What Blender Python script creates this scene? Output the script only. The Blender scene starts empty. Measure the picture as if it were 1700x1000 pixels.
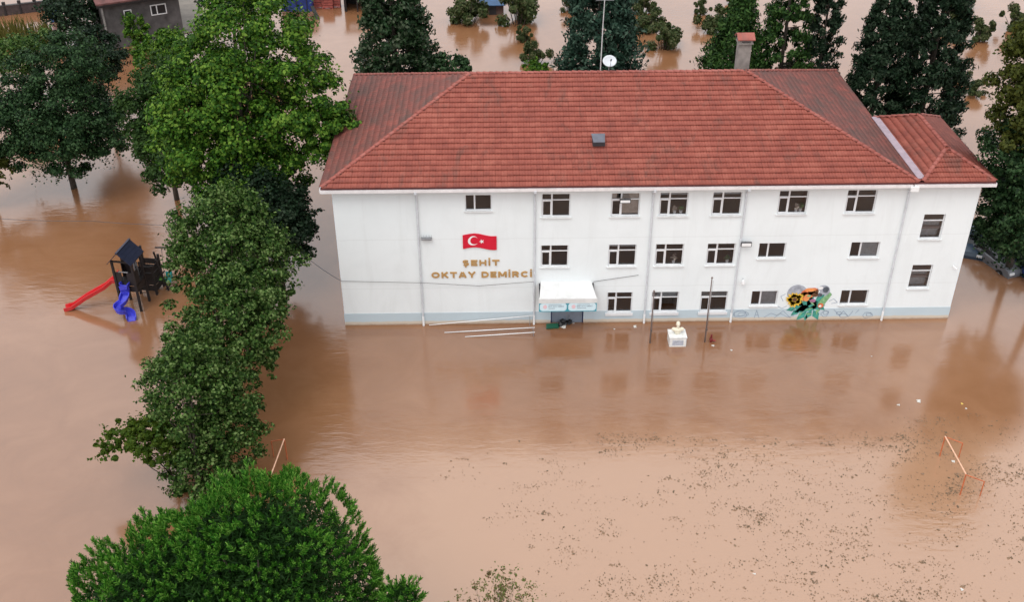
import bpy, bmesh, math, random
import numpy as np
from mathutils import Matrix, Vector
S = bpy.context.scene
COL = S.collection
rng = np.random.default_rng(7)
random.seed(7)

# ------------------------------------------------------------------ camera
FPX = 1772.6
CAM = np.array([8.765, -50.233, 33.693])
_p, _y, _r = math.radians(32.633), math.radians(.743), math.radians(-.2486)
FW = np.array([math.sin(_y)*math.cos(_p), math.cos(_y)*math.cos(_p), -math.sin(_p)])
_ri = np.array([math.cos(_y), -math.sin(_y), 0.]); _up = np.cross(_ri, FW)
RI = math.cos(_r)*_ri + math.sin(_r)*_up
UP = -math.sin(_r)*_ri + math.cos(_r)*_up
cd = bpy.data.cameras.new('camera'); cam = bpy.data.objects.new('camera', cd); COL.objects.link(cam)
cd.sensor_fit = 'HORIZONTAL'; cd.sensor_width = 36; cd.lens = 36*FPX/1700
cd.clip_start = .5; cd.clip_end = 3000
M = Matrix.Identity(4)
for i in range(3):
    M[i][0], M[i][1], M[i][2], M[i][3] = RI[i], UP[i], -FW[i], CAM[i]
cam.matrix_world = M
S.camera = cam

# ------------------------------------------------------------------ light
SUN_EL, SUN_AZ = 60, 212           # azimuth measured clockwise from +y: behind the camera
w = bpy.data.worlds.new("World"); S.world = w; w.use_nodes = True
nt = w.node_tree; nt.nodes.clear()
sky = nt.nodes.new('ShaderNodeTexSky'); sky.sky_type = 'NISHITA'; sky.sun_disc = False
sky.sun_elevation = math.radians(SUN_EL); sky.sun_rotation = math.radians(SUN_AZ)
sky.dust_density = 6.0; sky.air_density = 1.0; sky.ozone_density = 1.0
hs = nt.nodes.new('ShaderNodeHueSaturation'); hs.inputs['Saturation'].default_value = .14
bg = nt.nodes.new('ShaderNodeBackground'); bg.inputs['Strength'].default_value = .15
wo = nt.nodes.new('ShaderNodeOutputWorld')
cloud = nt.nodes.new('ShaderNodeMix'); cloud.data_type = 'RGBA'      # an even overcast layer over the clear sky
cloud.inputs[0].default_value = .78; cloud.inputs[7].default_value = (9.0, 9.3, 9.7, 1)
nt.links.new(sky.outputs[0], hs.inputs['Color']); nt.links.new(hs.outputs[0], cloud.inputs[6]); nt.links.new(cloud.outputs[2], bg.inputs[0]); nt.links.new(bg.outputs[0], wo.inputs[0])
sd = bpy.data.lights.new('sun', 'SUN'); sd.energy = 1.0; sd.angle = math.radians(32); sd.color = (1, .96, .9)
sun = bpy.data.objects.new('sun', sd); COL.objects.link(sun)
_az, _el = math.radians(SUN_AZ), math.radians(SUN_EL)
sv = Vector((math.sin(_az)*math.cos(_el), math.cos(_az)*math.cos(_el), math.sin(_el)))
sun.rotation_euler = sv.to_track_quat('Z', 'Y').to_euler()
S.view_settings.view_transform = 'Standard'; S.view_settings.look = 'None'
S.view_settings.gamma = 1; S.view_settings.use_curve_mapping = False
S.view_settings.exposure = .11
S.cycles.max_bounces = 8; S.cycles.transparent_max_bounces = 12

# ------------------------------------------------------------------ survey helpers (pixel of the photo -> point of the place)
def ray(px, py): return FW + RI*(px-850)/FPX + UP*(500-py)/FPX
def at(px, py, z=0.):
    d = ray(px, py); return CAM + d*(z-CAM[2])/d[2]
def aty(px, py, y=0.):
    d = ray(px, py); return CAM + d*(y-CAM[1])/d[1]
def ell(x0, y0, x1, y1, y, q=1.):
    """centre and radii of a crown that fills this outline and stands at depth y"""
    mx_, my_, hx_, hy_ = (x0+x1)/2, (y0+y1)/2, (x1-x0)/2*q, (y1-y0)/2*q; x0, x1, y0, y1 = mx_-hx_, mx_+hx_, my_-hy_, my_+hy_
    c = aty(mx_, my_, y); d = c-CAM; dist = float(np.linalg.norm(d)); zc = float(d@FW)
    rx = (x1-x0)/2*zc/FPX
    a = math.asin(-d[2]/dist); hh = (y1-y0)/2*zc/FPX
    v = hh*hh-(rx*math.sin(a))**2
    rz = math.sqrt(max(v, (.45*hh)**2))/math.cos(a)
    return c, rx, rz

# ------------------------------------------------------------------ object helpers
def worg(o):
    v = np.zeros(3)
    while o is not None:
        v = v + np.array(o.location); o = o.parent
    return v
def tag(o, label=None, cat=None, group=None, kind=None):
    if label: o['label'] = label
    if cat: o['category'] = cat
    if group: o['group'] = group
    if kind: o['kind'] = kind
    return o
def thing(name, loc, label, cat, group=None, rz=0):
    o = bpy.data.objects.new(name, None); o.empty_display_size = .2; COL.objects.link(o)
    o.location = [float(v) for v in loc]; o.rotation_euler = (0, 0, rz)
    return tag(o, label, cat, group)
def link(name, me, parent=None):
    o = bpy.data.objects.new(name, me); COL.objects.link(o)
    if parent is not None: o.parent = parent
    return o
def mesh_np(name, V, F, mat, parent=None, org=None, smooth=False):
    V = np.asarray(V, np.float32).reshape(-1, 3)
    if org is None: org = worg(parent) if parent is not None else np.zeros(3)
    V = (V-np.asarray(org, np.float32)).astype(np.float32); F = np.asarray(F, np.int32)
    me = bpy.data.meshes.new(name); k = F.shape[1]
    me.vertices.add(len(V)); me.vertices.foreach_set('co', V.ravel())
    me.loops.add(F.size); me.loops.foreach_set('vertex_index', F.ravel())
    me.polygons.add(len(F)); me.polygons.foreach_set('loop_start', np.arange(0, F.size, k, dtype=np.int32))
    if smooth: me.polygons.foreach_set('use_smooth', np.ones(len(F), bool))
    me.update(calc_edges=True); me.materials.append(mat)
    return link(name, me, parent)
class MB:
    def __init__(s): s.v = []; s.f = []
    def add(s, V, F):
        n = len(s.v); s.v += [tuple(float(c) for c in q) for q in V]; s.f += [tuple(i+n for i in f) for f in F]; return s
    def quad(s, a, b, c, d): return s.add([a, b, c, d], [(0, 1, 2, 3)])
    def box(s, x0, x1, y0, y1, z0, z1):
        return s.add([(x0,y0,z0),(x1,y0,z0),(x1,y1,z0),(x0,y1,z0),(x0,y0,z1),(x1,y0,z1),(x1,y1,z1),(x0,y1,z1)],
                     [(0,3,2,1),(4,5,6,7),(0,1,5,4),(1,2,6,5),(2,3,7,6),(3,0,4,7)])
    def tube(s, pts, rad, n=8, caps=True):
        pts = [np.array(p, float) for p in pts]
        if not hasattr(rad, '__len__'): rad = [rad]*len(pts)
        V = []; F = []
        for i, p in enumerate(pts):
            t = pts[min(i+1, len(pts)-1)]-pts[max(i-1, 0)]; t = t/(np.linalg.norm(t)+1e-9)
            a = np.cross(t, (0, 0, 1) if abs(t[2]) < .9 else (1, 0, 0)); a /= np.linalg.norm(a); b = np.cross(t, a)
            for k in range(n):
                g = 2*math.pi*k/n; V.append(p+rad[i]*(math.cos(g)*a+math.sin(g)*b))
        for i in range(len(pts)-1):
            for k in range(n): F.append((i*n+k, i*n+(k+1) % n, (i+1)*n+(k+1) % n, (i+1)*n+k))
        if caps: F.append(tuple(range(n))[::-1]); F.append(tuple((len(pts)-1)*n+k for k in range(n)))
        return s.add(V, F)
    def bar(s, a, b, w, h=None):
        """box beam from a to b, w wide, h high"""
        h = h or w; a = np.array(a, float); b = np.array(b, float); t = (b-a)/np.linalg.norm(b-a)
        l = np.cross(t, (0, 0, 1) if abs(t[2]) < .95 else (0, 1, 0)); l /= np.linalg.norm(l); u = np.cross(l, t)
        V = [q+l*i*w/2+u*j*h/2 for q in (a, b) for i, j in ((-1, -1), (1, -1), (1, 1), (-1, 1))]
        return s.add(V, [(0,1,2,3),(7,6,5,4),(0,4,5,1),(1,5,6,2),(2,6,7,3),(3,7,4,0)])
    def prism(s, poly, d):
        """flat polygon (3-D points, in order) thickened by vector d"""
        n = len(poly); V = [np.array(p, float) for p in poly]; V = V+[p+np.array(d, float) for p in V]
        return s.add(V, [tuple(range(n))[::-1], tuple(range(n, 2*n))]+[(i, (i+1) % n, n+(i+1) % n, n+i) for i in range(n)])
    def lathe(s, c, prof, n=16):
        V = []; F = []
        for r, z in prof:
            for k in range(n): g = 2*math.pi*k/n; V.append((c[0]+r*math.cos(g), c[1]+r*math.sin(g), c[2]+z))
        for i in range(len(prof)-1):
            for k in range(n): F.append((i*n+k, i*n+(k+1) % n, (i+1)*n+(k+1) % n, (i+1)*n+k))
        F.append(tuple(range(n))[::-1]); F.append(tuple((len(prof)-1)*n+k for k in range(n)))
        return s.add(V, F)
    def build(s, name, mat, parent=None, smooth=False, bevel=0, fix=True):
        org = worg(parent) if parent is not None else np.zeros(3)
        me = bpy.data.meshes.new(name)
        me.from_pydata([tuple(np.array(v)-org) for v in s.v], [], s.f)
        if fix:
            bm = bmesh.new(); bm.from_mesh(me); bmesh.ops.recalc_face_normals(bm, faces=bm.faces)
            if bevel: bmesh.ops.bevel(bm, geom=bm.edges[:], offset=bevel, segments=1, affect='EDGES')
            bm.to_mesh(me); bm.free()
        if smooth:
            me.polygons.foreach_set('use_smooth', [True]*len(me.polygons))
        me.update(); me.materials.append(mat)
        return link(name, me, parent)

# ------------------------------------------------------------------ materials
def newmat(name):
    m = bpy.data.materials.new(name); m.use_nodes = True
    t = m.node_tree; b = t.nodes['Principled BSDF']; return m, t, b
def nd(t, typ, **kw):
    n = t.nodes.new(typ)
    for k, v in kw.items():
        if k in n.inputs: n.inputs[k].default_value = v
        else: setattr(n, k, v)
    return n
def ramp(t, fac, stops):
    r = t.nodes.new('ShaderNodeValToRGB'); t.links.new(fac, r.inputs[0]); e = r.color_ramp.elements
    while len(e) < len(stops): e.new(.5)
    for q, (p, c) in zip(e, stops): q.position = p; q.color = (c if len(c) == 4 else (*c, 1))
    return r.outputs[0]
def mixc(t, fac, a, b, mode='MIX'):
    m = t.nodes.new('ShaderNodeMix'); m.data_type = 'RGBA'; m.blend_type = mode
    for v, k in ((fac, 0), (a, 6), (b, 7)):
        if isinstance(v, (int, float)): m.inputs[k].default_value = v
        elif isinstance(v, tuple): m.inputs[k].default_value = (*v, 1)
        else: t.links.new(v, m.inputs[k])
    return m.outputs[2]
def math_(t, op, a, b=0., c=None):
    m = t.nodes.new('ShaderNodeMath'); m.operation = op
    for i, v in enumerate((a, b) if c is None else (a, b, c)):
        if isinstance(v, (int, float)): m.inputs[i].default_value = v
        else: t.links.new(v, m.inputs[i])
    return m.outputs[0]
def wpos(t, scale=(1, 1, 1)):
    g = t.nodes.new('ShaderNodeNewGeometry'); m = nd(t, 'ShaderNodeMapping'); m.inputs['Scale'].default_value = scale
    t.links.new(g.outputs['Position'], m.inputs[0]); return m.outputs[0], g
def noise(t, vec, scale, detail=4, rough=.55, dist=0.):
    n = nd(t, 'ShaderNodeTexNoise'); n.inputs['Scale'].default_value = scale; n.inputs['Detail'].default_value = detail
    n.inputs['Roughness'].default_value = rough; n.inputs['Distortion'].default_value = dist
    t.links.new(vec, n.inputs['Vector']); return n.outputs['Fac']
def bump(t, b, h, strength=.3, dist=.02):
    n = nd(t, 'ShaderNodeBump'); n.inputs['Strength'].default_value = strength; n.inputs['Distance'].default_value = dist
    t.links.new(h, n.inputs['Height']); t.links.new(n.outputs[0], b.inputs['Normal'])
def simple(name, col, rough=.6, var=.15, scale=3., metal=0., bmp=0.):
    m, t, b = newmat(name); v, g = wpos(t); f = noise(t, v, scale, 5, .6)
    c = ramp(t, f, [(.3, tuple(x*(1-var) for x in col)), (.7, tuple(min(1, x*(1+var)) for x in col))])
    t.links.new(c, b.inputs['Base Color']); b.inputs['Roughness'].default_value = rough; b.inputs['Metallic'].default_value = metal
    if bmp: bump(t, b, noise(t, v, scale*6, 4), bmp, .01)
    return m
def leafmat(name, cols, trans=.3, scale=.5, gloss=.45):
    m, t, b = newmat(name); v, g = wpos(t)
    f = math_(t, 'ADD', math_(t, 'MULTIPLY', g.outputs['Random Per Island'], .55), math_(t, 'MULTIPLY', noise(t, v, scale, 3), .55))
    n = len(cols); c = ramp(t, f, [(.2+.6*i/(n-1), q) for i, q in enumerate(cols)])
    t.links.new(c, b.inputs['Base Color']); b.inputs['Roughness'].default_value = gloss
    b.inputs['Specular IOR Level'].default_value = .08
    tr = t.nodes.new('ShaderNodeBsdfTranslucent'); mx = t.nodes.new('ShaderNodeMixShader'); mx.inputs[0].default_value = trans
    t.links.new(mixc(t, 1., c, (1., 1.05, .55), 'MULTIPLY'), tr.inputs[0])
    t.links.new(b.outputs[0], mx.inputs[1]); t.links.new(tr.outputs[0], mx.inputs[2])
    t.links.new(mx.outputs[0], t.nodes['Material Output'].inputs[0])
    return m

def water_mat():
    m, t, b = newmat('muddy water'); v, g = wpos(t)
    big = noise(t, v, .045, 4, .55, .8); med = noise(t, v, .35, 5, .6, 1.2)
    f = math_(t, 'ADD', math_(t, 'MULTIPLY', big, .7), math_(t, 'MULTIPLY', med, .3))
    c = ramp(t, f, [(.32, (.20, .087, .038)), (.5, (.25, .114, .053)), (.68, (.31, .154, .080))])
    # paler over the sports pitch: pale silt plus sky reflection put into the colour
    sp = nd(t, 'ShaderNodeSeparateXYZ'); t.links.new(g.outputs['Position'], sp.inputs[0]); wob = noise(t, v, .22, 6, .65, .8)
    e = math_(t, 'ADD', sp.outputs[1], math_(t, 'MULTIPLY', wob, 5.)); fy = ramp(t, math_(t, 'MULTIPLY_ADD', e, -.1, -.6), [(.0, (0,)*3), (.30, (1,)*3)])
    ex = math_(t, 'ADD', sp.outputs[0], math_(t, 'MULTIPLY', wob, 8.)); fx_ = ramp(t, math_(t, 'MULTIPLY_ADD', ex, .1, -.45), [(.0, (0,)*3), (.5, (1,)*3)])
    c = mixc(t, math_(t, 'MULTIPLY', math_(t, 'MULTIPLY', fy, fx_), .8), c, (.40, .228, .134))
    t.links.new(c, b.inputs['Base Color'])
    b.inputs['Roughness'].default_value = .15; b.inputs['IOR'].default_value = 2.05
    # ripples: faint everywhere, stronger in loose patches
    v2, _ = wpos(t, (.7, 2.2, 1))
    patch = ramp(t, noise(t, v, .06, 2, .5), [(.46, (.10,)*3), (.62, (1.,)*3)])
    rip = noise(t, v2, 1.1, 3, .5, .4); fine = noise(t, v2, 4., 2, .5)
    h = math_(t, 'ADD', rip, math_(t, 'MULTIPLY', fine, .25))
    bump(t, b, math_(t, 'MULTIPLY', h, patch), .26, .08)
    return m
def wall_mat(name, col, dirt=(.42, .42, .40), mud=True):
    m, t, b = newmat(name); v, g = wpos(t)
    vs, _ = wpos(t, (1.1, 1.1, .16)); streak = ramp(t, noise(t, vs, .9, 7, .7, 1.5), [(.5, (0,)*3), (.8, (1,)*3)])
    blot = ramp(t, noise(t, v, .35, 6, .62, .6), [(.45, (0,)*3), (.75, (1,)*3)])
    c = mixc(t, math_(t, 'MULTIPLY', streak, .16), col, dirt)
    c = mixc(t, math_(t, 'MULTIPLY', blot, .42), c, tuple(x*.86 for x in col))
    if mud:
        sp = nd(t, 'ShaderNodeSeparateXYZ'); t.links.new(g.outputs['Position'], sp.inputs[0])
        z = math_(t, 'ADD', sp.outputs[2], math_(t, 'MULTIPLY', noise(t, v, 1.6, 7, .7), .16))
        for zz in (2.42, 5.52):     # faint construction joints
            ln = math_(t, 'LESS_THAN', math_(t, 'ABSOLUTE', math_(t, 'SUBTRACT', z, zz+.08)), .035); c = mixc(t, math_(t, 'MULTIPLY', ln, .10), c, dirt)
        c = mixc(t, ramp(t, z, [(.30, (.9,)*3), (.36, (0,)*3)]), c, (.60, .50, .39))
        c = mixc(t, ramp(t, z, [(.13, (.75,)*3), (.19, (0,)*3)]), c, (.30, .18, .11))
    t.links.new(c, b.inputs['Base Color']); b.inputs['Roughness'].default_value = .75
    bump(t, b, noise(t, v, 25, 3), .12, .01)
    return m
def tile_mat(name, cols, moss, amount):
    m, t, b = newmat(name); v, g = wpos(t)
    oi = t.nodes.new('ShaderNodeObjectInfo')
    isl = math_(t, 'FRACT', math_(t, 'ADD', g.outputs['Random Per Island'], math_(t, 'MULTIPLY', oi.outputs['Random'], 7.3)))
    f = math_(t, 'ADD', math_(t, 'MULTIPLY', isl, .14), math_(t, 'MULTIPLY', noise(t, v, .8, 7, .7), .86))
    c = ramp(t, f, [(.22, cols[0]), (.5, cols[1]), (.78, cols[2])])
    vs, _ = wpos(t, (.9, .35, .35)); d = noise(t, vs, 1.1, 8, .72, .5)
    lo = .72-.45*amount
    c = mixc(t, ramp(t, d, [(lo, (0,)*3), (lo+.2, (min(1, .5+amount*.5),)*3)]), c, moss)
    sm = noise(t, v, 9, 6, .7)
    c = mixc(t, ramp(t, sm, [(.55, (0,)*3), (.70, (.7,)*3)]), c, tuple(x*.55 for x in cols[0]))
    t.links.new(c, b.inputs['Base Color']); b.inputs['Roughness'].default_value = .7
    bump(t, b, noise(t, v, 30, 3), .2, .01)
    return m
def glass_mat():
    m, t, b = newmat('window glass'); t.nodes.remove(b)
    tr = nd(t, 'ShaderNodeBsdfTransparent'); tr.inputs[0].default_value = (.92, .92, .93, 1)
    gl = nd(t, 'ShaderNodeBsdfGlossy'); gl.inputs['Roughness'].default_value = .03
    fr = nd(t, 'ShaderNodeFresnel'); fr.inputs[0].default_value = 1.5; mx = nd(t, 'ShaderNodeMixShader')
    t.links.new(fr.outputs[0], mx.inputs[0]); t.links.new(tr.outputs[0], mx.inputs[1]); t.links.new(gl.outputs[0], mx.inputs[2])
    t.links.new(mx.outputs[0], t.nodes['Material Output'].inputs[0]); return m

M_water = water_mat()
M_wall = wall_mat('white render', (.80, .84, .85))
M_band = wall_mat('pale blue plinth paint', (.50, .59, .64), (.6, .62, .62))
M_tile = tile_mat('red clay tile', [(.17, .036, .024), (.265, .060, .038), (.36, .105, .070)], (.08, .048, .036), .42)
M_tileold = tile_mat('weathered clay tile', [(.14, .05, .04), (.20, .06, .046), (.36, .085, .06)], (.095, .058, .048), .62)
M_ridge = tile_mat('ridge tile', [(.22, .06, .045), (.30, .08, .06), (.40, .14, .11)], (.16, .10, .085), .35)
M_under = simple('roof felt', (.10, .03, .025), .9)
M_glass = glass_mat()
M_pvc = simple('white window plastic', (.72, .72, .73), .35, .04)
M_sill = simple('painted sill', (.72, .73, .73), .6, .1)
M_gutter = simple('gutter', (.74, .70, .70), .45, .1)
M_pipe = simple('grey downpipe', (.60, .62, .65), .45, .12)
M_eaveshadow = simple('maroon eave shadow', (.12, .03, .03), .5)
M_room = simple('room plaster', (.24, .19, .18), .8, .1, 1.)
M_roomfl = simple('room floor', (.16, .12, .11), .7)
M_blind = simple('beige blind', (.50, .42, .36), .8, .15, 8)
M_blindg = simple('grey blind', (.35, .37, .38), .8, .15, 8)
M_gold = simple('gold letters', (.46, .27, .10), .4, .15)
M_canopy = simple('weathered canopy sheet', (.68, .68, .67), .6, .09, 2.2)
M_red = simple('flag red', (.62, .004, .03), .5, .05)
M_white = simple('white paint', (.82, .82, .82), .5, .04)
M_cream = simple('cream bust stone', (.74, .68, .54), .6, .15, 6)
M_marble = simple('white marble', (.74, .74, .72), .4, .18, 5)
M_dark = simple('dark metal', (.03, .03, .035), .5)
M_grey = simple('grey steel', (.22, .22, .23), .45, .2)
M_rustpole = simple('dull brown pole paint', (.16, .12, .11), .5, .2)
M_orange = simple('orange post paint', (.50, .12, .04), .5, .25, 4)
M_pale = simple('faded crossbar paint', (.72, .42, .28), .5, .15, 4)
M_door = simple('grey door panel', (.20, .23, .28), .45, .1)
M_navy = simple('navy lintel', (.01, .02, .09), .5)
M_teal = simple('teal print', (.05, .33, .42), .5, .06)
M_sky = simple('pale blue print', (.62, .78, .84), .5, .05)
M_pink = simple('pale pink print', (.75, .52, .56), .5, .05)
M_text = simple('grey print', (.22, .26, .32), .6, .05)
M_wood = simple('dark stained wood', (.012, .008, .008), .6, .4, 5)
M_navyroof = simple('navy roof boards', (.012, .016, .04), .4, .3, 4)
M_slider = simple('red slide plastic', (.55, .012, .016), .3, .08)
M_slideb = simple('blue slide plastic', (.045, .05, .50), .3, .1)
M_tealseat = simple('teal plastic', (.03, .36, .34), .4, .1)
M_bark = simple('bark', (.05, .038, .028), .9, .35, 6, bmp=.6)
M_paleb = simple('pale bark', (.14, .12, .10), .9, .35, 6, bmp=.5)
M_green = simple('green plastic', (.01, .09, .05), .45, .1)
M_bin = simple('black plastic', (.012, .012, .013), .45)
M_litter = simple('white litter', (.58, .56, .52), .6, .1)
M_conc = simple('wet concrete', (.17, .145, .12), .7, .25, .8, bmp=.3)
M_block = simple('grey block render', (.085, .078, .078), .85, .45, 1.2, bmp=.4)
M_chim = simple('chimney render', (.25, .22, .20), .9, .3, 2, bmp=.4)
M_tarp = simple('blue tarpaulin', (.012, .03, .16), .5, .35, 1.5)
M_rust = simple('rusty red metal', (.32, .075, .06), .6, .35, 3)
M_flash = simple('lilac flashing', (.34, .26, .30), .4, .2, 2)
M_debris = leafmat('floating plant litter', [(.11, .085, .055), (.19, .13, .085), (.29, .185, .12)], .1, .5)
M_cable = simple('cable', (.06, .06, .07), .6)

# ------------------------------------------------------------------ setting: flood water
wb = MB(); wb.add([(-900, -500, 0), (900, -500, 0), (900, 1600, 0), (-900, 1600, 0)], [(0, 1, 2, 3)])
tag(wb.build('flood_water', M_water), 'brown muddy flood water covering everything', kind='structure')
del wb

# ------------------------------------------------------------------ school building
W, W1, O, D, D2, EZ, RZ = 34.18, 30.20, .46, 15.77, 8.02, 8.90, 12.02
RX0, RX1, RY = 7.20, 22.88, 7.62
school = thing('school_building', (0, 0, 0), 'long white three storey school with red tiled hip roof standing in flood water', 'building')
A, B_, C_ = 'A', 'B', 'C'
# x centre, width, sill z, head z, kind, blind
WIN = [(7.66, 1.40, 7.22, 8.16, B_, 0), (11.76, 1.52, 6.80, 8.18, A, 0), (15.44, 1.52, 6.80, 8.18, A, 3), (18.0, 1.52, 6.80, 8.18, A, 1), (20.82, 1.56, 6.80, 8.18, A, 1),
       (24.33, 1.56, 6.84, 8.22, A, 0), (27.95, 1.58, 6.84, 8.22, A, 0),
       (11.74, 1.50, 3.71, 5.07, A, 0), (15.43, 1.52, 3.70, 5.07, A, 1), (18.0, 1.54, 3.71, 5.07, A, 0), (20.81, 1.54, 3.71, 5.07, A, 0), (23.59, 1.48, 4.10, 5.06, B_, 0), (28.66, 1.58, 4.08, 5.06, B_, 2),
       (15.44, 1.42, .66, 2.01, A, 0), (17.98, 1.52, .66, 2.01, A, 4), (20.73, 1.52, .66, 2.01, A, 4), (23.55, 1.48, 1.01, 1.99, B_, 2), (28.60, 1.54, 1.01, 1.98, B_, 0),
       (32.08, 1.16, 5.21, 6.73, C_, 5), (32.07, 1.14, 2.06, 3.58, C_, 5)]
DOOR = (11.60, 13.44, -1.2, 1.02)
HOLES = [(x-w_/2, x+w_/2, z0, z1) for x, w_, z0, z1, k, bl in WIN]+[DOOR]
def holed(mb, x0, x1, z0, z1, y, depth):
    xs = sorted({x0, x1, *[v for h in HOLES for v in h[:2] if x0 < v < x1]}); zs = sorted({z0, z1, *[v for h in HOLES for v in h[2:] if z0 < v < z1]})
    for i in range(len(xs)-1):
        for j in range(len(zs)-1):
            cx, cz = (xs[i]+xs[i+1])/2, (zs[j]+zs[j+1])/2
            if any(h[0] < cx < h[1] and h[2] < cz < h[3] for h in HOLES): continue
            mb.quad((xs[i], y, zs[j]), (xs[i+1], y, zs[j]), (xs[i+1], y, zs[j+1]), (xs[i], y, zs[j+1]))
    for h in HOLES:
        a, b, c, d = h[0], h[1], max(h[2], z0), min(h[3], z1)
        if c >= d: continue
        mb.quad((a, y, c), (a, y+depth, c), (a, y+depth, d), (a, y, d)); mb.quad((b, y, c), (b, y, d), (b, y+depth, d), (b, y+depth, c))
        if h[3] <= z1: mb.quad((a, y, d), (a, y+depth, d), (b, y+depth, d), (b, y, d))
        if h[2] >= z0: mb.quad((a, y, c), (b, y, c), (b, y+depth, c), (a, y+depth, c))
mb = MB(); BZ = .80
holed(mb, 0, W, BZ, 8.62, 0, .24)
BW = D-2*O+.2   # rear wall line
mb.quad((0, 0, -1.5), (0, BW, -1.5), (0, BW, 8.62), (0, 0, 8.62))
mb.quad((W, 0, -1.5), (W, D2-O, -1.5), (W, D2-O, 8.62), (W, 0, 8.62))
mb.quad((W1, D2-O, -1.5), (W1, BW, -1.5), (W1, BW, 8.62), (W1, D2-O, 8.62))
mb.quad((W1, D2-O, -1.5), (W, D2-O, -1.5), (W, D2-O, 8.62), (W1, D2-O, 8.62))
mb.quad((0, BW, -1.5), (W1, BW, -1.5), (W1, BW, 8.62), (0, BW, 8.62))
mb.build('wall', M_wall, school, fix=False)
mb = MB(); holed(mb, -.015, W+.015, -1.5, BZ, -.015, .25); mb.quad((-.015, -.015, BZ), (W+.015, -.015, BZ), (W+.015, 0, BZ), (-.015, 0, BZ))
mb.build('plinth', M_band, school, fix=False)
mb = MB()
for z in (-.35, 2.75, 5.85): mb.box(.1, W-.1, .26, 6.4, z-.12, z)
for x in (4.6, 9.6, 13.6, 22.2, 26.2, 30.3): mb.box(x-.08, x+.08, .26, 6.4, -.35, 8.6)
mb.box(.1, W-.1, 6.4, 6.5, -.4, 8.6); mb.box(.1, W-.1, .26, 6.4, 8.45, 8.55)
mb.build('interior_walls', M_room, school)
def window(x, w_, z0, z1, kind, bl):
    fw, yf = .05, .10
    a, b = x-w_/2, x+w_/2
    fr = MB()
    fr.box(a+.002, a+fw, yf, yf+.07, z0+.002, z1-.002); fr.box(b-fw, b-.002, yf, yf+.07, z0+.002, z1-.002)
    fr.box(a+fw, b-fw, yf, yf+.07, z1-fw, z1-.002); fr.box(a+fw, b-fw, yf, yf+.07, z0+.002, z0+fw)
    panes = []
    if kind == 'C':
        m_ = z1-.42; fr.box(a+fw, b-fw, yf, yf+.07, m_-.03, m_+.03)
        panes = [(a+fw, b-fw, z0+fw, m_-.03), (a+fw, b-fw, m_+.03, z1-fw)]
    else:
        v = a+w_*.36; fr.box(v-.042, v+.042, yf-.01, yf+.07, z0+fw, z1-fw)
        if kind == 'A':
            t_ = z1-.40
            fr.box(a+fw, v-.042, yf, yf+.07, t_-.028, t_+.028); fr.box(v+.042, b-fw, yf, yf+.07, t_-.028, t_+.028)
            # casement sash round the small light
            fr.box(a+fw, a+fw+.04, yf-.02, yf, z0+fw, t_-.028); fr.box(v-.077, v-.042, yf-.02, yf, z0+fw, t_-.028)
            fr.box(a+fw+.04, v-.077, yf-.02, yf, z0+fw, z0+fw+.05); fr.box(a+fw+.04, v-.077, yf-.02, yf, t_-.08, t_-.028)
            panes = [(a+fw, v-.042, z0+fw, t_-.028), (v+.042, b-fw, z0+fw, t_-.028), (a+fw, v-.042, t_+.028, z1-fw), (v+.042, b-fw, t_+.028, z1-fw)]
        else:
            panes = [(a+fw, v-.042, z0+fw, z1-fw), (v+.042, b-fw, z0+fw, z1-fw)]
    win = fr.build('window', M_pvc if kind != 'C' else M_grey if False else M_pvc, school)
    for p_ in panes:
        g = MB(); g.box(p_[0], p_[1], yf+.03, yf+.036, p_[2], p_[3]); g.build('pane', M_glass, win)
    s = MB(); low = .05 if kind != 'A' or z0 > 1 else .16
    s.box(a-.06, b+.06, -.09, -.002-.013*(z0 < .9), z0-low, z0); s.box(a+.003, b-.003, -.002, yf, z0-.03, z0+.001)
    s.build('sill', M_sill if z0 > .9 else M_pvc, win)
    if bl == 1: q = MB(); q.box(a+.05, b-.05, yf+.12, yf+.14, z1-.22, z1-.02); q.build('blind', M_blindg, win)
    if bl == 2: q = MB(); q.box(a+w_*.40, b-.05, yf+.10, yf+.12, z0+.04, z1-.04); q.build('blind', M_blindg, win)
    if bl == 3:
        q = MB(); q.box(a+w_*.40, b-.05, yf+.10, yf+.12, z0+.1, z1-.02); q.box(a+.05, a+w_*.2, yf+.1, yf+.12, z1-.38, z1-.02); q.build('blind', M_blind, win)
    if bl == 4:
        q = MB()
        for k in range(4): q.box(a+.05, b-.05, yf+.12+.01*k, yf+.14+.01*k, z1-.10-.14*k, z1-.03-.14*k)
        q.build('blind', M_blindg, win)
    if bl == 5: q = MB(); q.box(a+.05, b-.05, yf+.35, yf+.37, z0, z0+.95); q.build('blind', M_blindg, win)
    return win
for a_ in WIN: window(*a_)
GP = 'pots and cut outs on the window sills inside'
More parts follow.
